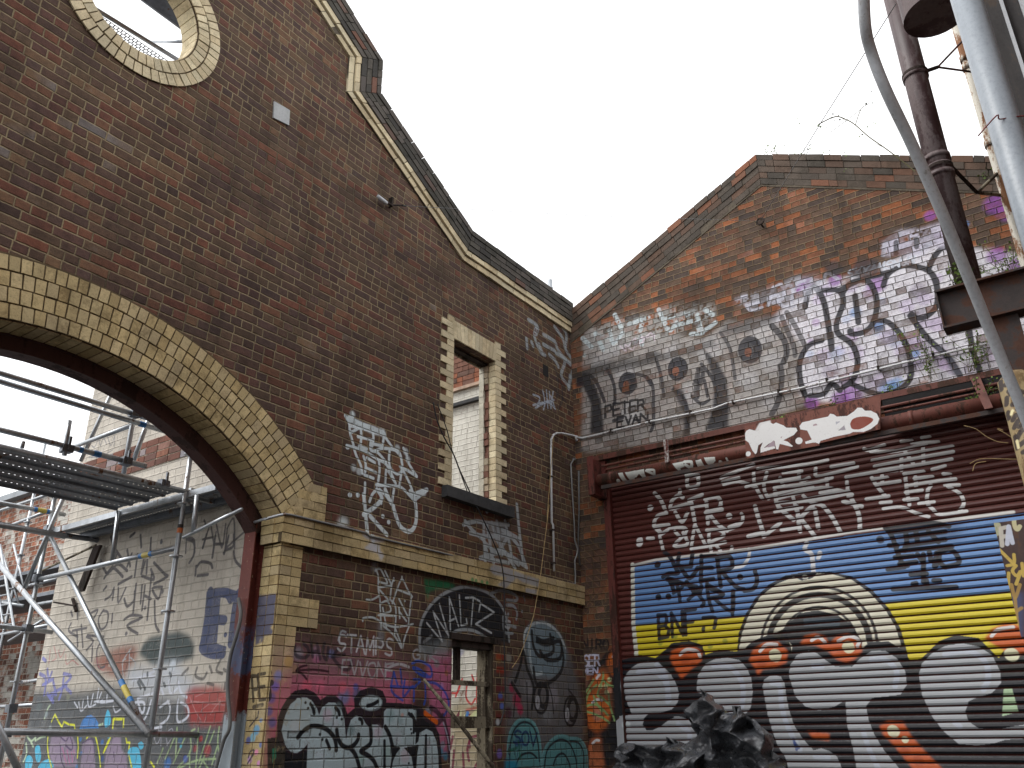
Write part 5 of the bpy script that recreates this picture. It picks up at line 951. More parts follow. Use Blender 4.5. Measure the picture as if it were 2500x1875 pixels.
tubepx('ledger',(1,s2.y),(0,1228),(116,1249),ext=.2);tubepx('ledger',(1,s2.y),(0,1529),(60,1536),ext=.3)
tubepx('transom',XP,(92,1415),(430,1338));tubepx('transom',(0,s3.x),(177,1092),(324,1038));tubepx('transom',XP,(60,1790),(366,1795),r=.022)
tubepx('brace',(0,XF-.05),(-40,1335),(360,1790),r=.029,ext=.02);tubepx('brace',(0,XF+.03),(121,1305),(355,1785))
tubepx('brace',(1,1.8),(371,1000),(325,1128));tubepx('brace',(0,XF+.25),(277,950),(197,1126));tubepx('brace',(0,XF-.08),(155,1215),(60,1435))
tubepx('brace',XP,(590,1243),(448,1312),r=.018)
tubepx('hanger',XP,(289,1248),(275,1370));tubepx('hanger',XP,(481,1210),(472,1300));tubepx('hanger',YP,(170,1027),(157,1112),r=.02);tubepx('hanger',YP,(57,1078),(54,1094),r=.016)
tubepx('base_brace',(1,.75),(8,1800),(45,1880),ext=.3)
def plank(mb,p0,p1,wv,z,th=.045,holes=True):
    """corrugated steel plank seen from below: p0->p1 along, wv across"""
    p0,p1,wv=Vector(p0),Vector(p1),Vector(wv);L=(p1-p0);W=wv.length;wn_=wv/W
    prof=[(0,-th),(.02,-th),(.03,-.008),(W*.5-.03,-.008),(W*.5-.02,-.022),(W*.5+.02,-.022),(W*.5+.03,-.008),(W-.03,-.008),(W-.02,-th),(W,-th)]
    rows=((.05,W*.5-.05),(W*.5+.05,W-.05))
    for (a,za),(b,zb) in zip(prof[:-1],prof[1:]):
        if b-a<.06 or not holes:
            mb.face([p0+wn_*a+Vector((0,0,za)),p1+wn_*a+Vector((0,0,za)),p1+wn_*b+Vector((0,0,zb)),p0+wn_*b+Vector((0,0,zb))])
        else:
            c=(a+b)/2;n=int(L.length/.05);hw=.0055
            strips=((a,c-hw),(c+hw,b))
            for s,e in strips: mb.face([p0+wn_*s+Vector((0,0,za)),p1+wn_*s+Vector((0,0,za)),p1+wn_*e+Vector((0,0,za)),p0+wn_*e+Vector((0,0,za))])
            for i in range(n):
                q0=p0+L*((i+.0)/n);q1=p0+L*((i+.72)/n)
                mb.face([q0+wn_*(c-hw)+Vector((0,0,za)),q1+wn_*(c-hw)+Vector((0,0,za)),q1+wn_*(c+hw)+Vector((0,0,za)),q0+wn_*(c+hw)+Vector((0,0,za))])
    for s in (0,W): mb.face([p0+wn_*s,p1+wn_*s,p1+wn_*s+Vector((0,0,-th)),p0+wn_*s+Vector((0,0,-th))])
zd=hit(1,YF,200,1125).z-.03
yfar=1.0
def onZ(px,py,z):
    d=ray(px,py);t=(z-CAM[2])/d[2];return Vector(CAM+t*d)
far=onZ(140,1211,zd).y;wx=(far-YF-.06)/2
xr=onZ(282,1242,zd).x
for k in range(2):
    m=MB();plank(m,(-9.6,YF+.05+k*wx,zd),(hit(1,YF,400,1180).x+.22,YF+.05+k*wx,zd),(0,wx-.015,0),zd,th=.03);m.build('deck_plank',M_galvdk,SC)
ze=hit(0,XF+.035,200,1272).z
nx=XF+.035;fx=onZ(440,1278,ze).x;wy=(fx-nx)/2
ya=hit(0,nx,128,1296).y
for k in range(2):
    m=MB();plank(m,(nx+k*wy,.52,ze),(nx+k*wy,ya,ze),(wy-.02,0,0),ze,th=.06);m.build('deck_plank',M_galvdk,SC)
m=MB();q=[hit(0,nx-.02,*p) for p in ((134,1298),(289,1254))];m.box(nx-.02,nx-.004,.55,ya,ze-.06,ze+.0);m.build('edge_channel',M_galv,SC)
m=MB()
p=onZ(120,1302,ze-.08);r=onZ(262,1322,ze-.08);m.tube([p,r],.03,8);m.build('putlog',M_galvdk,SC)
p=hit(1,YF,470,1200);q=hit(1,YF,590,1238);m=MB();m.box(p.x,q.x,YF+.03,YF+.07,p.z-.06,p.z+.045);m.build('edge_channel',M_galv,SC)
# tape bands
def bands(plane,a,b,ts,mat,r=TR+.0025):
    m=MB();p,q=hit(*plane,*a),hit(*plane,*b)
    for t0,t1 in ts: m.tube([p.lerp(q,t0),p.lerp(q,t1)],r,12)
    each(m,'tape_band',mat,SC)
bands(XP,(92,1415),(430,1338),((.77,.79),(.835,.855)),M_blue);bands(XP,(92,1415),(430,1338),((.79,.835),),M_yellow)
bands((0,XF+.03),(121,1305),(355,1785),((.79,.815),(.865,.885)),M_blue);bands((0,XF+.03),(121,1305),(355,1785),((.815,.865),),M_yellow)
bands((1,s2.y),(0,1228),(116,1249),((.70,.77),(.97,1.03)),M_blue);bands((1,s2.y),(0,1228),(116,1249),((.77,.97),),M_yellow)
bands((1,YF+.06),(0,931),(400,1052),((.83,.87),),M_blue);bands(YP,(0,1049),(307,1126),((.72,.78),(.60,.63)),M_blue)
m=MB();p=hit(1,YF,441,1290);q=hit(1,YF,440,1302);x=s1.x;m.tube([(x,YF,p.z),(x,YF,q.z)],TR+.003,12);m.build('label',M_orange,SC)
m=MB();p=hit(1,YF,441,1286);m.tube([(x,YF,p.z+.02),(x,YF,p.z-.03)],TR+.0025,12);m.build('label',M_cable,SC)
# couplers (wedge heads) where tubes meet
for a in ((331,1010),(400,1180),(162,1095),(307,1126)):
    p=hit(1,YF,*a)
    m=MB();m.box(p.x-.045,p.x+.045,YF-.04,YF+.04,p.z-.035,p.z+.03,.006);m.box(p.x-.01,p.x+.01,YF-.05,YF-.03,p.z-.02,p.z+.10);m.build('coupler',M_galvdk,SC)
p=s2
for py in (1295,1413,1536,1730,1790):
    p=hit(0,XF,150-(py-1100)*.2,py);m=MB();m.box(XF-.04,XF+.04,s2.y-.05,s2.y+.05,p.z-.04,p.z+.04,.006);m.build('coupler',M_galvdk,SC)
# deck seen through the round opening
yu=1.25
tubepx('ledger',(1,yu),(190,-5),(440,150),ext=.3);tubepx('ledger',(1,yu),(345,-4),(470,88),ext=.2)
pu=hit(1,yu,330,90);pv=hit(1,yu,410,40)
tubepx('transom',(0,hit(1,yu,380,112).x+.2),(362,101),(470,101),r=.02)
m=MB();z=hit(1,yu,300,62).z-.03
def perf(mb,x0,x1,y0,y1,z,st=.045,hw=.016):
    y=y0
    while y<y1:
        mb.face([(x0,y,z),(x1,y,z),(x1,y+st-2*hw,z),(x0,y+st-2*hw,z)]);x=x0;r=int((y-y0)/st+.5)%2
        while x<x1: mb.face([(x+r*st*.5,y+st-2*hw,z),(x+r*st*.5+st-2*hw,y+st-2*hw,z),(x+r*st*.5+st-2*hw,y+st,z),(x+r*st*.5,y+st,z)]);x+=st
        y+=st
xo=hit(1,yu,300,62).x;perf(m,xo-1.6,xo+.9,yu+.03,yu+.42,z);m.build('mesh_deck',M_galvdk,SC)
m=MB();z2=hit(1,yu,400,38).z;m.box(pv.x-.6,pv.x+1.2,yu-.52,yu-.02,z2-.02,z2+.03);m.build('deck_plank',M_galvdk,SC)
# far scaffold
S2c=thing('scaffold','distant tube scaffold with ladder and decks against the far brick building','scaffold',(-4.2,6.5,0))
xq=-4.3
def T2(name,a,b,plane=(0,xq),r=.0242,mat=None): return tubepx(name,plane,a,b,par=S2c,r=r,mat=mat,ext=.1)
for yy in (4.9,7.2,9.6): 
    o=standard(xq,yy,0,6.0,S2c)
for a,b in (((5,1245),(170,1190)),((20,1285),(125,1245)),((92,1475),(170,1462)),((0,1550),(125,1525)),((60,1665),(120,1657)),((0,1725),(110,1719)),((70,1430),(130,1415)),((0,1470),(50,1478))): T2('ledger',a,b)
for a,b in (((5,1350),(45,1470)),((36,1340),(60,1440)),((95,1520),(30,1560))): T2('brace',a,b,r=.018)
for py in (1535,1455,1395):
    p=hit(0,xq,60,py);m=MB();m.box(xq,xq+.7,4.6,11,p.z-.05,p.z+.0);m.build('deck_plank',M_galvdk,S2c)
lad=MB();a=hit(0,xq-.2,0,1330);b=hit(0,xq-.2,35,1535);d=Vector((0,.28,0))
lad.tube([a,b],.02,8);lad.tube([a+d,b+d],.02,8)
for i in range(9): t=(i+.5)/9;lad.tube([a.lerp(b,t),a.lerp(b,t)+d],.012,6)
lad.build('ladder',M_galv,S2c)
# leaning timber and bar against the cream wall
m=MB();p,q=hit(0,-5.32,236,1332),hit(0,-5.32,193,1444);m.prism([p+Vector((0,-.07,0)),p+Vector((0,.07,0)),q+Vector((0,.07,0)),q+Vector((0,-.07,0))],(.03,0,0));tag(m.build('timber_board',M_wooddk),'short dark board hanging against the cream wall below the scaffold deck','board')
m=MB();seg(m,(0,-5.3),(105,1392),(234,1331),.013);tag(m.build('steel_rod',M_wood),'thin brown rod sloping across the cream wall behind the scaffold','rod')
m=MB();seg(m,(0,-5.3),(131,1470),(183,1479),.010);seg(m,(0,-5.25),(178,1462),(186,1492),.02);tag(m.build('iron_hook',M_wooddk),'dark rusty iron hook with arm sticking out of the cream wall','hook')

# ------------------------------------------------------------------ small fittings
def cyl(pts,r,mat,name,label,cat,n=8,group=None,radii=None):
    m=MB();m.tube(pts,r,n,radii=radii);return tag(m.build(name,mat,smooth=True),label,cat,group)
def hp(axis,val,pts): return [hit(axis,val,*p) for p in pts]
def sm(pts,n=5): return [Vector(p) for p in spline(pts,n)]
# metal plate
q=hp(1,-.02,[(670,247),(708,269),(706,306),(668,287)]);m=MB();m.prism(q,(0,.018,0));tag(m.build('metal_plate',metal_mat('zinc_plate',g(.44,.46,.47),rust=g(.3,.2,.14),rustamt=.12,rough=.6,var=.15)),'small pale grey square plate fixed to the dark brick gable','plate')
# white conduit: side wall run, loop, drop on the front wall
cd_=thing('white_conduit','white plastic conduit running along the side gable and dropping beside the corner','conduit',(-.05,-.05,5))
a=hp(0,-.03,P('G5','1990,590 1500,700 870,855 430,945 0,1050'))+hp(0,-.03,P('RL','1880,-10 1500,70 1080,150 840,215 620,265 440,310 280,350 120,385'))
b=[hit(0,-.04,1406,1067),Vector((-.05,-.05,5.62))]+hp(1,-.04,P('G4','1760,1150 1700,1135 1650,1125 1620,1125'))+hp(1,-.04,P('G4','1600,1135 1588,1160 1586,1200'))+hp(1,-.04,P('G4','1590,1659'))+hp(1,-.04,P('G7','1598,200 1605,478'))
a.sort(key=lambda p:p.y)
m=MB();m.tube(a+[b[0]],.014,10);m.build('run',M_white,cd_,smooth=True)
m=MB();m.tube(b,.015,10);m.build('drop',M_white,cd_,smooth=True)
m=MB()
for y in np.arange(-5.6,-.2,.62): m.box(-.048,-.0,y-.012,y+.012,5.67-.03,5.67+.02)
for z in (4.9,4.15,3.7): m.box(b[-1].x-.03,b[-1].x+.03,-.06,-.0,z-.01,z+.01)
each(m,'clip',M_wooddk,cd_)
# grey cables in the corner
cyl(hp(1,-.03,P('RL','-5,660 40,665'))+hp(1,-.03,P('G4','1860,1268 1720,1285 1705,1310 1712,1450 1725,1659'))[1:]+hp(1,-.03,P('RI','1400,380 1440,500 1425,590 1400,650 1410,850 1405,975'))+hp(1,-.03,P('RI','1100,920 800,850 400,745 0,655'))+hp(1,-.075,P('RG','1500,265 1000,150 560,45'))+hp(1,-.075,P('RH','1900,1110 1400,990 900,870 800,855')),.011,metal_mat('grey_cable',g(.2,.2,.2),rough=.6),'grey_cable','thin grey cable dropping in the wall corner then running along the cream band','cable')
cyl(hp(0,-.035,[(1413,1150),(1414,1250),(1411,1330),(1416,1380)]),.012,metal_mat('dull_conduit',g(.13,.13,.13),rough=.6),'corner_conduit','short dark grey conduit beside the corner below the shutter bracket','conduit')
cyl(sm(hp(1,-.09,P('RH','810,858 700,880 560,920')))+sm(hp(0,-5.42,P('RH','520,925 350,985')))+sm(hp(0,-5.42,P('RH','290,1020 220,960 180,850 170,790'))),.014,M_galv,'arch_cable','grey cable sagging round the springing of the steel arch','cable')
# black cable and rope
cyl(sm(hp(1,-.05,P('G4','880,940 900,1040 940,1140 1000,1250 1040,1350 1100,1480 1150,1590')))+sm(hp(1,-.12,P('G7','1140,90 1180,170 1240,300 1290,440 1305,600 1305,900 1310,1250 1280,1400'))),.008,M_cable,'black_cable','slack black cable hanging from the upper window down across the WALTZ graffiti','cable')
cyl(sm(hp(1,-.05,P('G4','905,950 960,1100 990,1220 1030,1330 1130,1600'))),.006,M_cable,'black_cable','thinner black cable looping across the reveal of the upper window','cable')
cyl(sm(hp(1,-.10,P('G4','1600,1150 1580,1400 1560,1659')))+sm(hp(1,-.10,P('G7','1575,80 1530,450 1515,550 1490,700 1465,800 1400,980 1350,1060'))),.0045,M_rope,'straw_rope','thin straw coloured rope hanging slack beside the white conduit','rope')
# hose hanging on the red post
cyl(sm(hp(0,-5.44,P('G6','1430,640 1445,740 1420,860 1380,1000 1365,1180 1380,1400 1340,1500 1290,1680'))),.016,metal_mat('grey_hose',g(.14,.14,.14),rough=.6),'hose','dark grey hose hanging loose down the front of the red post','hose')
# leaning pole at the low window
p,q=hit(1,-.25,1034,1658),hit(1,-.75,1215,1885);cyl([p,p.lerp(q,.3)+Vector((0,0,.01)),p.lerp(q,.65),q+(q-p)*.6],.018,M_wood,'wooden_pole','rough grey wooden pole leaning against the low window','pole',radii=[.014,.018,.02,.021])
# bracket with insulator and the two overhead wires
I=thing('wire_bracket','grey insulator and iron bracket fixed to the front gable below the cream string course','bracket',hit(1,-.05,950,495))
q=hp(1,-.06,P('G1','545,1175 570,1200 600,1220'));m=MB();m.tube(q,.028,8,radii=[.02,.03,.024]);m.build('insulator',M_grey,I,smooth=True)
q=hp(1,-.05,P('G1','600,1215 630,1230 690,1232 715,1236'));m=MB();m.tube(q,.012,8);p=hit(1,-.05,*P('G1','632,1230')[0]);m.box(p.x-.012,p.x+.012,-.06,0,p.z-.02,p.z+.11);m.build('iron_arm',M_wooddk,I)
wa=hit(1,-.06,*P('G1','700,1235')[0]);wb=hit(0,-.1,1856,540)
mid=(wa+wb)/2+Vector((0,0,-.03))
cyl([wa,mid,wb],.0035,metal_mat('sky_wire',g(.30,.31,.32),rough=.5),'overhead_wire','thin pale wire stretched level between the two gables','wire',6)
hk=MB();c=wb
hk.tube([c+Vector((0,.05*math.cos(t),.05*math.sin(t))) for t in np.linspace(0,6.28,12)],.012,6);hk.tube([c+Vector((0,0,-.04)),Vector((.0,c.y,c.z-.04))],.012,6)
tag(hk.build('iron_eye',M_wooddk),'rusty iron ring fixed high on the side gable where two wires meet','hook')
cyl([wb,at_depth(2010,290,8.5),at_depth(2188,8,6.8)],.004,M_wire,'overhead_wire','thin dark wire running steeply from the iron ring up to the maroon downpipe','wire',6)

# ------------------------------------------------------------------ pipes and steel at the right
def vpipe(px,py,dep,r,z0,z1,mat,name,par=None,n=20):
    p=at_depth(px,py,dep);m=MB();m.tube([(p.x,p.y,z0),(p.x,p.y,z1)],r,n);return p,m.build(name,mat,par,smooth=True)
MP=thing('downpipe','thick maroon cast iron downpipe with a wide drum at its top','pipe',at_depth(2247,234,6.9))
p0,_=vpipe(2247,234,6.9,.091,at_depth(2300,700,6.2).z+.05,8.4,M_maroon,'pipe',MP)
for py in (172,440,470,492):
    pz=at_depth(2247+(py-234)*.27,py,6.9).z;m=MB();m.tube([(p0.x,p0.y,pz-.02),(p0.x,p0.y,pz+.02)],.101,20);m.build('collar',M_maroon,MP,smooth=True)
dc=at_depth(2280,38,6.65)
m=MB();m.tube([(dc.x,dc.y-.02,dc.z),(dc.x,dc.y-.02,dc.z+1.2)],.245,28);m.build('drum',M_maroon,MP,smooth=False)
BP=thing('wide_grey_pipe','wide smooth blue grey pipe rising out of the top right corner','pipe',at_depth(2395,200,4.9))
pb,_=vpipe(2393,110,4.9,.082,0,7.5,M_big,'pipe',BP,28)
WP=thing('white_pipe','narrow flaking white and rust pipe half hidden behind the wide grey pipe','pipe',at_depth(2385,330,7.3))
pw,_=vpipe(2418,350,7.3,.040,0,8.5,M_rustwhite,'pipe',WP,14)
for py in (60,90,352): 
    pz=at_depth(2418+(py-350)*.27,py,7.3).z;m=MB();m.tube([(pw.x,pw.y,pz-.03),(pw.x,pw.y,pz+.03)],.05,14);m.build('joint',M_rustwhite,WP,smooth=True)
for k,(py,pa,pb_,pc) in enumerate(((165,P('SD','600,520')[0],P('SD','800,310')[0],P('SD','890,560')[0]),(470,(2385,470),(2455,405),(2475,480)))):
    br=thing('pipe_bracket',('upper thin iron stay bracket between the maroon and white pipes','lower thicker iron stay bracket between the maroon and white pipes')[k],'bracket',at_depth(*pa,6.9),'pipe brackets')
    m=MB();r=.009 if k==0 else .015
    m.tube([at_depth(*pa,6.95),at_depth(*pb_,7.25)],r,8);m.tube([at_depth(*pa,6.95),at_depth(*pc,7.2)],r,8);m.build('stay',M_rustred if k==0 else M_wood,br)
    z=at_depth(*pa,6.9).z;m=MB();m.tube([(p0.x,p0.y,z-.01),(p0.x,p0.y,z+.014)],.103,20);m.tube([at_depth(*pa,6.95),Vector((p0.x,p0.y-.08,z))],.016,8);m.build('strap',M_wooddk,br)
# curved grey pole in front
gp=[at_depth(x,y,d) for x,y,d in ((2108,-60,3.9),(2112,60,3.95),(2128,130,4.0),(2165,225,4.0),(2225,350,4.05),(2300,520,4.1),(2362,672,4.15),(2430,840,4.2),(2500,1010,4.2),(2570,1190,4.2),(2720,1600,4.2))]
cyl(sm(gp,6),.027,M_grey,'curved_pole','bent light grey pole curving down across the right side in front of the pipes','pole',20)
# steel beam
IB=thing('steel_beam','dark brown steel I-beam end projecting in front of the white painted bricks','beam',at_depth(2300,760,6.2))
L0=at_depth(2281,709,6.2);xb=L0.x
z1=hit(0,xb,2281,709).z;z0=hit(0,xb,2308,800).z;yb=hit(0,xb,2290,750).y
m=MB();m.box(xb+.06,xb+.075,yb-3.5,yb,z0+.016,z1-.016);m.box(xb,xb+.15,yb-3.5,yb,z1-.016,z1);m.box(xb,xb+.15,yb-3.5,yb,z0-.0,z0+.016);m.build('beam',M_ibeam,IB)
m=MB();m.box(xb+.005,xb+.06,yb-.012,yb-.002,z0+.017,z1-.017);m.build('end_plate',M_ibeam,IB)
DC=thing('steel_column','dark maroon steel column under the I-beam','column',at_depth(2470,900,6.4))
pc=hit(0,xb+.05,2436,860);m=MB();m.box(pc.x,pc.x+.15,pc.y-.18,pc.y,0,z0-.002);m.build('column',M_ibeam,DC)
m=MB();m.tube([pc+Vector((-.001,-.02,0)),pc+Vector((-.02,-.02,0))],.012,10);m.build('bolt',M_rustwhite,DC)
pt=hit(0,-4.4,2500,1000)
m=MB();zt=at_depth(2462,895,(Vector(pt)-Vector(CAM)).dot(Vector(AX[2]))).z
m.tube([(-4.4,pt.y,0),(-4.4,pt.y,zt-.05),(-4.4,pt.y,zt)],.105,24,radii=[.105,.105,.06])
tag(m.build('painted_post',M_tiger,smooth=True,uvf=lambda c:(c[1],c[2])),'round post painted ochre with black stripes like animal skin below the beam','post')
BX=at_depth(2426,1277,4.9)
q=hp(0,BX.x,[(2426,1277),(2479,1556)]);m=MB();m.box(BX.x,BX.x+.28,q[0].y-.5,q[0].y,q[1].z,q[0].z);tag(m.build('steel_box',M_box),'rusty dark box at the right edge with white and ochre painted letters','box')
# dark stack at the top right corner
pd=at_depth(2402,60,5.6);m=MB();m.box(pd.x,pd.x+.22,pd.y-.5,pd.y-.02,0.,8.2)
dk=thing('dark_column','dark weathered column behind the wide grey pipe at the top right','column',(pd.x,pd.y,0));m.build('column',metal_mat('dark_timber',g(.05,.045,.045),rust=g(.11,.08,.06),rustamt=.3,rough=.8,var=.5),dk)
m=MB();m.box(pd.x-.03,pd.x,pd.y-.14,pd.y-.12,0,8.2);m.box(pd.x-.04,pd.x-.005,pd.y-.27,pd.y-.22,0,8.2);each(m,'edge_strip',M_grey,dk)
cyl(sm([at_depth(2388,332,4.62),at_depth(2433,282,4.6),at_depth(2440,291,4.6),at_depth(2470,286,4.6),at_depth(2505,283,4.6),at_depth(2560,284,4.65)],4),.004,M_redwire,'red_wire','kinked red wire tied round the wide grey pipe','wire',6)
# aerial beyond the parapet
an=thing('roof_aerial','small aerial with four thin rods just above the side gable coping','aerial',hit(0,.3,2275,375))
m=MB();b_=hit(0,.3,2284,372);m.tube([b_,b_+Vector((0,0,-.4))],.03,8);m.build('mast',M_cable,an)
for k in range(4):
    p=hit(0,.3,2281,366+k*7);q=hit(0,.3,2236,382+k*6);m=MB();m.tube([p,q],.006,6);m.build('rod',M_wire,an)
# ------------------------------------------------------------------ plants
def leaves(mb,c,n,spread,size,up=.3):
    for _ in range(n):
        p=Vector(c)+Vector((random.gauss(0,spread),random.gauss(0,spread),random.gauss(0,spread)))
        a=Vector((random.gauss(0,1),random.gauss(0,1),random.gauss(0,1)+up)).normalized();b=a.orthogonal().normalized();b=(b+a.cross(b)*random.uniform(-2,2)).normalized()
        L=size*random.uniform(.6,1.4);w_=L*.36
        mb.face([p,p+a*L*.5+b*w_,p+a*L,p+a*L*.5-b*w_])
def weed(base,h,n,spread,label,size=.03,lean=(0,0,0),group='weeds growing on the brickwork'):
    o=thing('weed',label,'plant',base,group)
    st_=MB();lf=MB();base=Vector(base)
    for i in range(max(3,n//22)):
        tip=base+Vector((random.gauss(0,spread)*.5,random.gauss(0,spread),h*random.uniform(.5,1)))+Vector(lean)
        mid_=base.lerp(tip,.5)+Vector((random.gauss(0,.02),random.gauss(0,.02),.03));st_.tube([base+Vector((0,random.gauss(0,spread*.4),0)),mid_,tip],.003,5,caps=False)
        for t in np.linspace(.2,1,7): leaves(lf,mid_.lerp(tip,max(0,t*2-1)) if t>.5 else base.lerp(mid_,t*2),3,.02+.012*h,size)
    st_.build('stem',M_stem,o);lf.build('foliage',M_leaf,o);return o
for px,py,xx,h,n,sp,lab in ((2018,1008,-.09,.10,90,.10,'low green weed patch on the canopy ledge just above the sign panel'),(1905,1035,-.09,.07,50,.12,'small sparse weed at the left end of the sign panel'),(2275,925,-.09,.75,150,.12,'tall leafy green weed climbing from the rusty canopy ledge'),(2385,905,-.12,.55,220,.16,'dense bushy weed on the ledge beside the dark column'),(2352,715,xb+.1,.22,200,.10,'bright green tuft sitting on top of the I-beam'),(2178,960,-.09,.14,60,.1,'sprig of tiny leaves on the ledge between sign and tall weed'),(1880,392,.1,.16,70,.07,'yellow green tuft on the very peak of the side gable'),(1952,390,.1,.12,40,.08,'small tuft on the coping just right of the gable peak'),(2430,436,-.03,.20,120,.16,'leafy weed hanging on the coping behind the white pipe'),(2475,700,-.15,.6,260,.16,'ivy like growth on the bricks above the right end of the beam'),(2395,985,-.25,.25,160,.22,'green clump inside the canopy frame right of the strut')):
    b=hit(0,xx,px,py);weed(b,h,n,sp,lab)
# bare twig against the sky
tw=thing('bare_twig','long bare twig with a few tiny leaves against the white sky','branch',hit(0,-.3,2230,412),'weeds growing on the brickwork')
m=MB();TP=lambda s:[hit(0,-.3,*p) for p in P('G2',s)]
for s,r in (('1560,1030 1480,965 1380,890 1280,820 1200,750 1150,720 1080,700 980,745',.008),('1200,750 1235,655 1285,620',.005),('1235,655 1150,720 1050,795',.004),('1360,880 1240,820',.003),('1180,760 1110,700',.003)): m.tube(sm(TP(s)),r,6)
m.build('stem',M_stem,tw);m=MB()
for p in TP('1285,745 1240,820 1100,705 1045,690 990,740 1160,1010 1280,600 770,880 690,905 1130,905 1015,915 850,730'): leaves(m,p,5,.03,.032)
m.build('foliage',M_leaf,tw)
m=MB()
for s in ('1850,1090 1960,1150 2020,1190 2080,1230 2150,1245','1860,1080 1930,1110','1480,1560 1600,1500 1750,1490 1900,1495 2110,1500','1520,1659 1560,1560 1700,1530','1400,1045 1560,1090 1700,1190 1850,1260 2000,1280'):
    m.tube(sm([hit(0,-.6,*p) for p in P('RN',s)]),.004,5)
tag(m.build('dry_twigs',M_rope),'thin dry straw coloured twigs sprouting across the shutter beside the striped post','twigs')

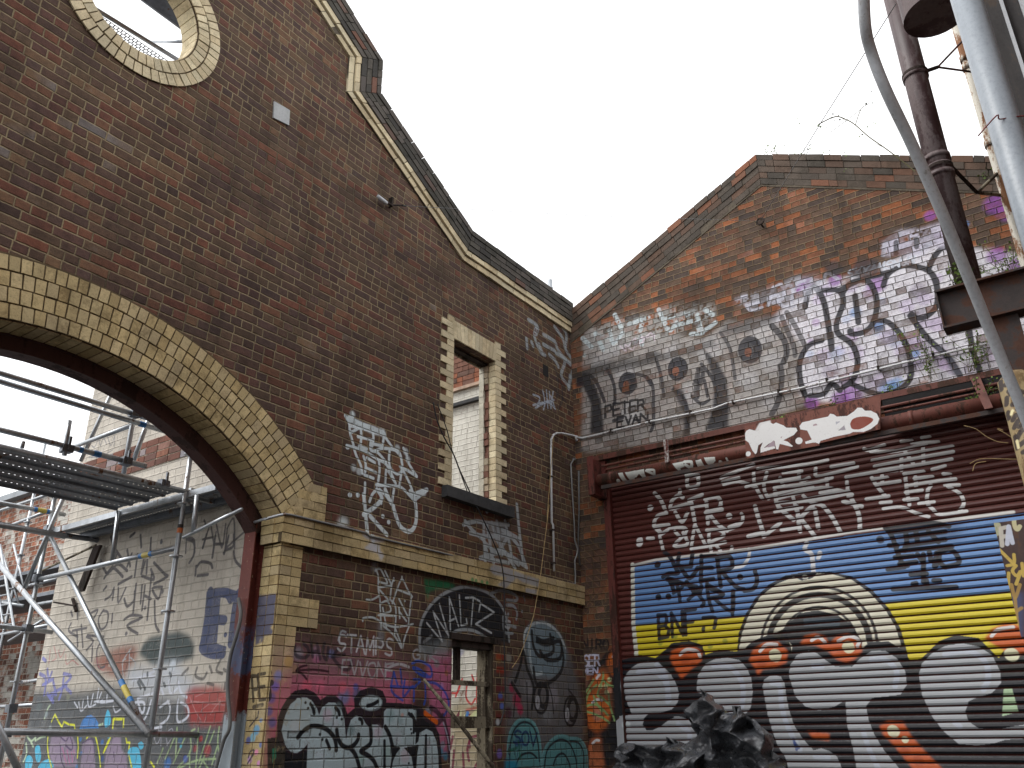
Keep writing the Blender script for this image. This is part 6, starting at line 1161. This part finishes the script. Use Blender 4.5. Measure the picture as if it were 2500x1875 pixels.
# ------------------------------------------------------------------ black plastic sheet heap
import bmesh
from mathutils import noise as mn
def plastic():
    from mathutils.geometry import delaunay_2d_cdt
    OUT='195,575,.1 235,545,.15 300,552,.2 440,555,.15 475,510,.12 505,535,.15 550,560,.05 600,515,.1 635,475,.15 575,430,.1 560,375,.1 590,330,.1 630,300,.15 650,258,.2 672,285,.12 700,300,.02 760,372,.02 800,395,.1 805,350,.15 850,350,.15 880,400,.2 960,450,.2 1010,500,.15 1030,580,.1 1060,620,.15 1090,678,.1 1140,760,.1 1230,1060,.15 20,1060,.15 150,760,.1 180,650,.1'
    INN='655,300,.3 720,370,.32 790,490,.3 650,475,.36 620,440,.2 600,360,.02 700,470,.18 740,590,.06 700,560,.27 715,640,.32 830,420,.3 870,470,.06 840,560,.32 880,620,.02 870,540,.36 970,500,.36 965,610,.32 920,650,.06 990,660,.3 1020,610,.05 810,640,.0 780,540,.02 650,600,.3 620,660,.12 560,620,.36 480,580,.3 540,600,.32 600,650,.42 400,570,.36 350,620,.12 260,600,.3 300,640,.08 240,650,.2 450,640,.08 500,690,.42 700,720,.3 900,740,.36 350,720,.4 600,740,.2 1000,740,.4 200,700,.3 800,740,.12 420,760,.2 700,830,.45 300,850,.3 500,880,.2 900,880,.3 1050,860,.25 600,980,.4 180,900,.3 780,970,.2'
    k=.4614;A_=[tuple(float(v) for v in q.split(',')) for q in OUT.split()];B_=[tuple(float(v) for v in q.split(',')) for q in INN.split()]
    n=len(A_);al=A_+B_
    r=delaunay_2d_cdt([Vector((p[0],p[1])) for p in al],[(i,(i+1)%n) for i in range(n)],[],1,1e-4)
    vs_,fs,orig=r[0],r[2],r[3]
    bm=bmesh.new();bv=[]
    for v,o in zip(vs_,orig):
        d=al[o[0]][2] if o else .15
        q=hit(0,-2.1-d*1.25,1416+k*v.x,1562+k*v.y)
        # foreshorten towards the ground so that the sheet spreads outwards as it falls
        bv.append(bm.verts.new(q))
    for f in fs: 
        try: bm.faces.new([bv[i] for i in f])
        except ValueError: pass
    bmesh.ops.recalc_face_normals(bm,faces=bm.faces)
    bmesh.ops.subdivide_edges(bm,edges=bm.edges[:],cuts=8,use_grid_fill=True)
    bmesh.ops.triangulate(bm,faces=bm.faces[:])
    bmesh.ops.smooth_vert(bm,verts=[v for v in bm.verts if not v.is_boundary],factor=.5,use_axis_x=True,use_axis_y=False,use_axis_z=False)
    rr=np.random.RandomState(3);F=[(rr.uniform(0,3.14),rr.uniform(4,8),rr.uniform(0,1),.055) for _ in range(3)]+[(rr.uniform(0,3.14),rr.uniform(9,16),rr.uniform(0,1),.020) for _ in range(4)]
    for v in bm.verts:
        s=0;a,b=v.co.y+.1*math.sin(v.co.z*4),v.co.z+.1*math.sin(v.co.y*5)
        for an,f,ph,am in F:
            q=(a*math.cos(an)+b*math.sin(an))*f+ph;s+=am*(abs((q%1)*2-1)-.5)
        v.co.x-=s*1.2
    cy_=sum(v.co.y for v in bm.verts)/len(bm.verts);ed=[e for e in bm.edges if e.is_boundary];ex=bmesh.ops.extrude_edge_only(bm,edges=ed)
    for v in [g_ for g_ in ex['geom'] if isinstance(g_,bmesh.types.BMVert)]: v.co=Vector((-1.9,cy_+(v.co.y-cy_)*.62,v.co.z*.80))
    for v in bm.verts: v.co.z=max(v.co.z,0)
    me=bpy.data.meshes.new('plastic_sheet');bm.to_mesh(me);bm.free()
    for p in me.polygons:p.use_smooth=True
    s=N('black_plastic',.3);s.b.inputs['Specular IOR Level'].default_value=.75;p=s.pos();n_=s.noise(3,5,.6,p,1.5);n2=s.noise(11,4,.6,p,2.);s.l(s.mix(n_,g(.035,.038,.044),g(.11,.117,.13)),s.b.inputs['Base Color']);s.l(s.rng(n2,.3,.7,.22,.48),s.b.inputs['Roughness'])
    rg=s.math('ABSOLUTE',s.math('SUBTRACT',s.noise(6,4,.6,p,1.),.5));s.bump(s.math('MULTIPLY',rg,-2.5),.5,.03);s.b.inputs['Coat Weight'].default_value=.5;s.b.inputs['Coat Roughness'].default_value=.2
    me.materials.append(s.m);o=bpy.data.objects.new('plastic_sheet',me);COL.objects.link(o);return tag(o,'crumpled shiny black plastic sheet heaped in front of the roller shutter','plastic sheet')
plastic()
# ------------------------------------------------------------------ unseen buildings beside and behind the camera, added to shade the lane
M_lane=brick_mat('lane_brick',OR_,g(.3,.24,.16),seed=9,dirt=.6)
for nm,lab,(x0,x1,y0,y1,h) in (('lane_shade_building','unseen brown brick building the downpipes run up, added right of the view to shade the lane',(-8.3,.0,-12.,-7.0,9.5)),('lane_shade_building','unseen brick building added behind the viewer to shade the lane',(-24.,-8.4,-16.,-10.0,9.0))):
    o=thing(nm,lab,'building',((x0+x1)/2,(y0+y1)/2,0));m=MB();m.box(x0,x1,y0,y1,0,h);m.build('wall',M_lane,o);m=MB();m.box(x0-.05,x1+.05,y0-.05,y1+.05,h,h+.15);m.build('coping',M_sill,o)
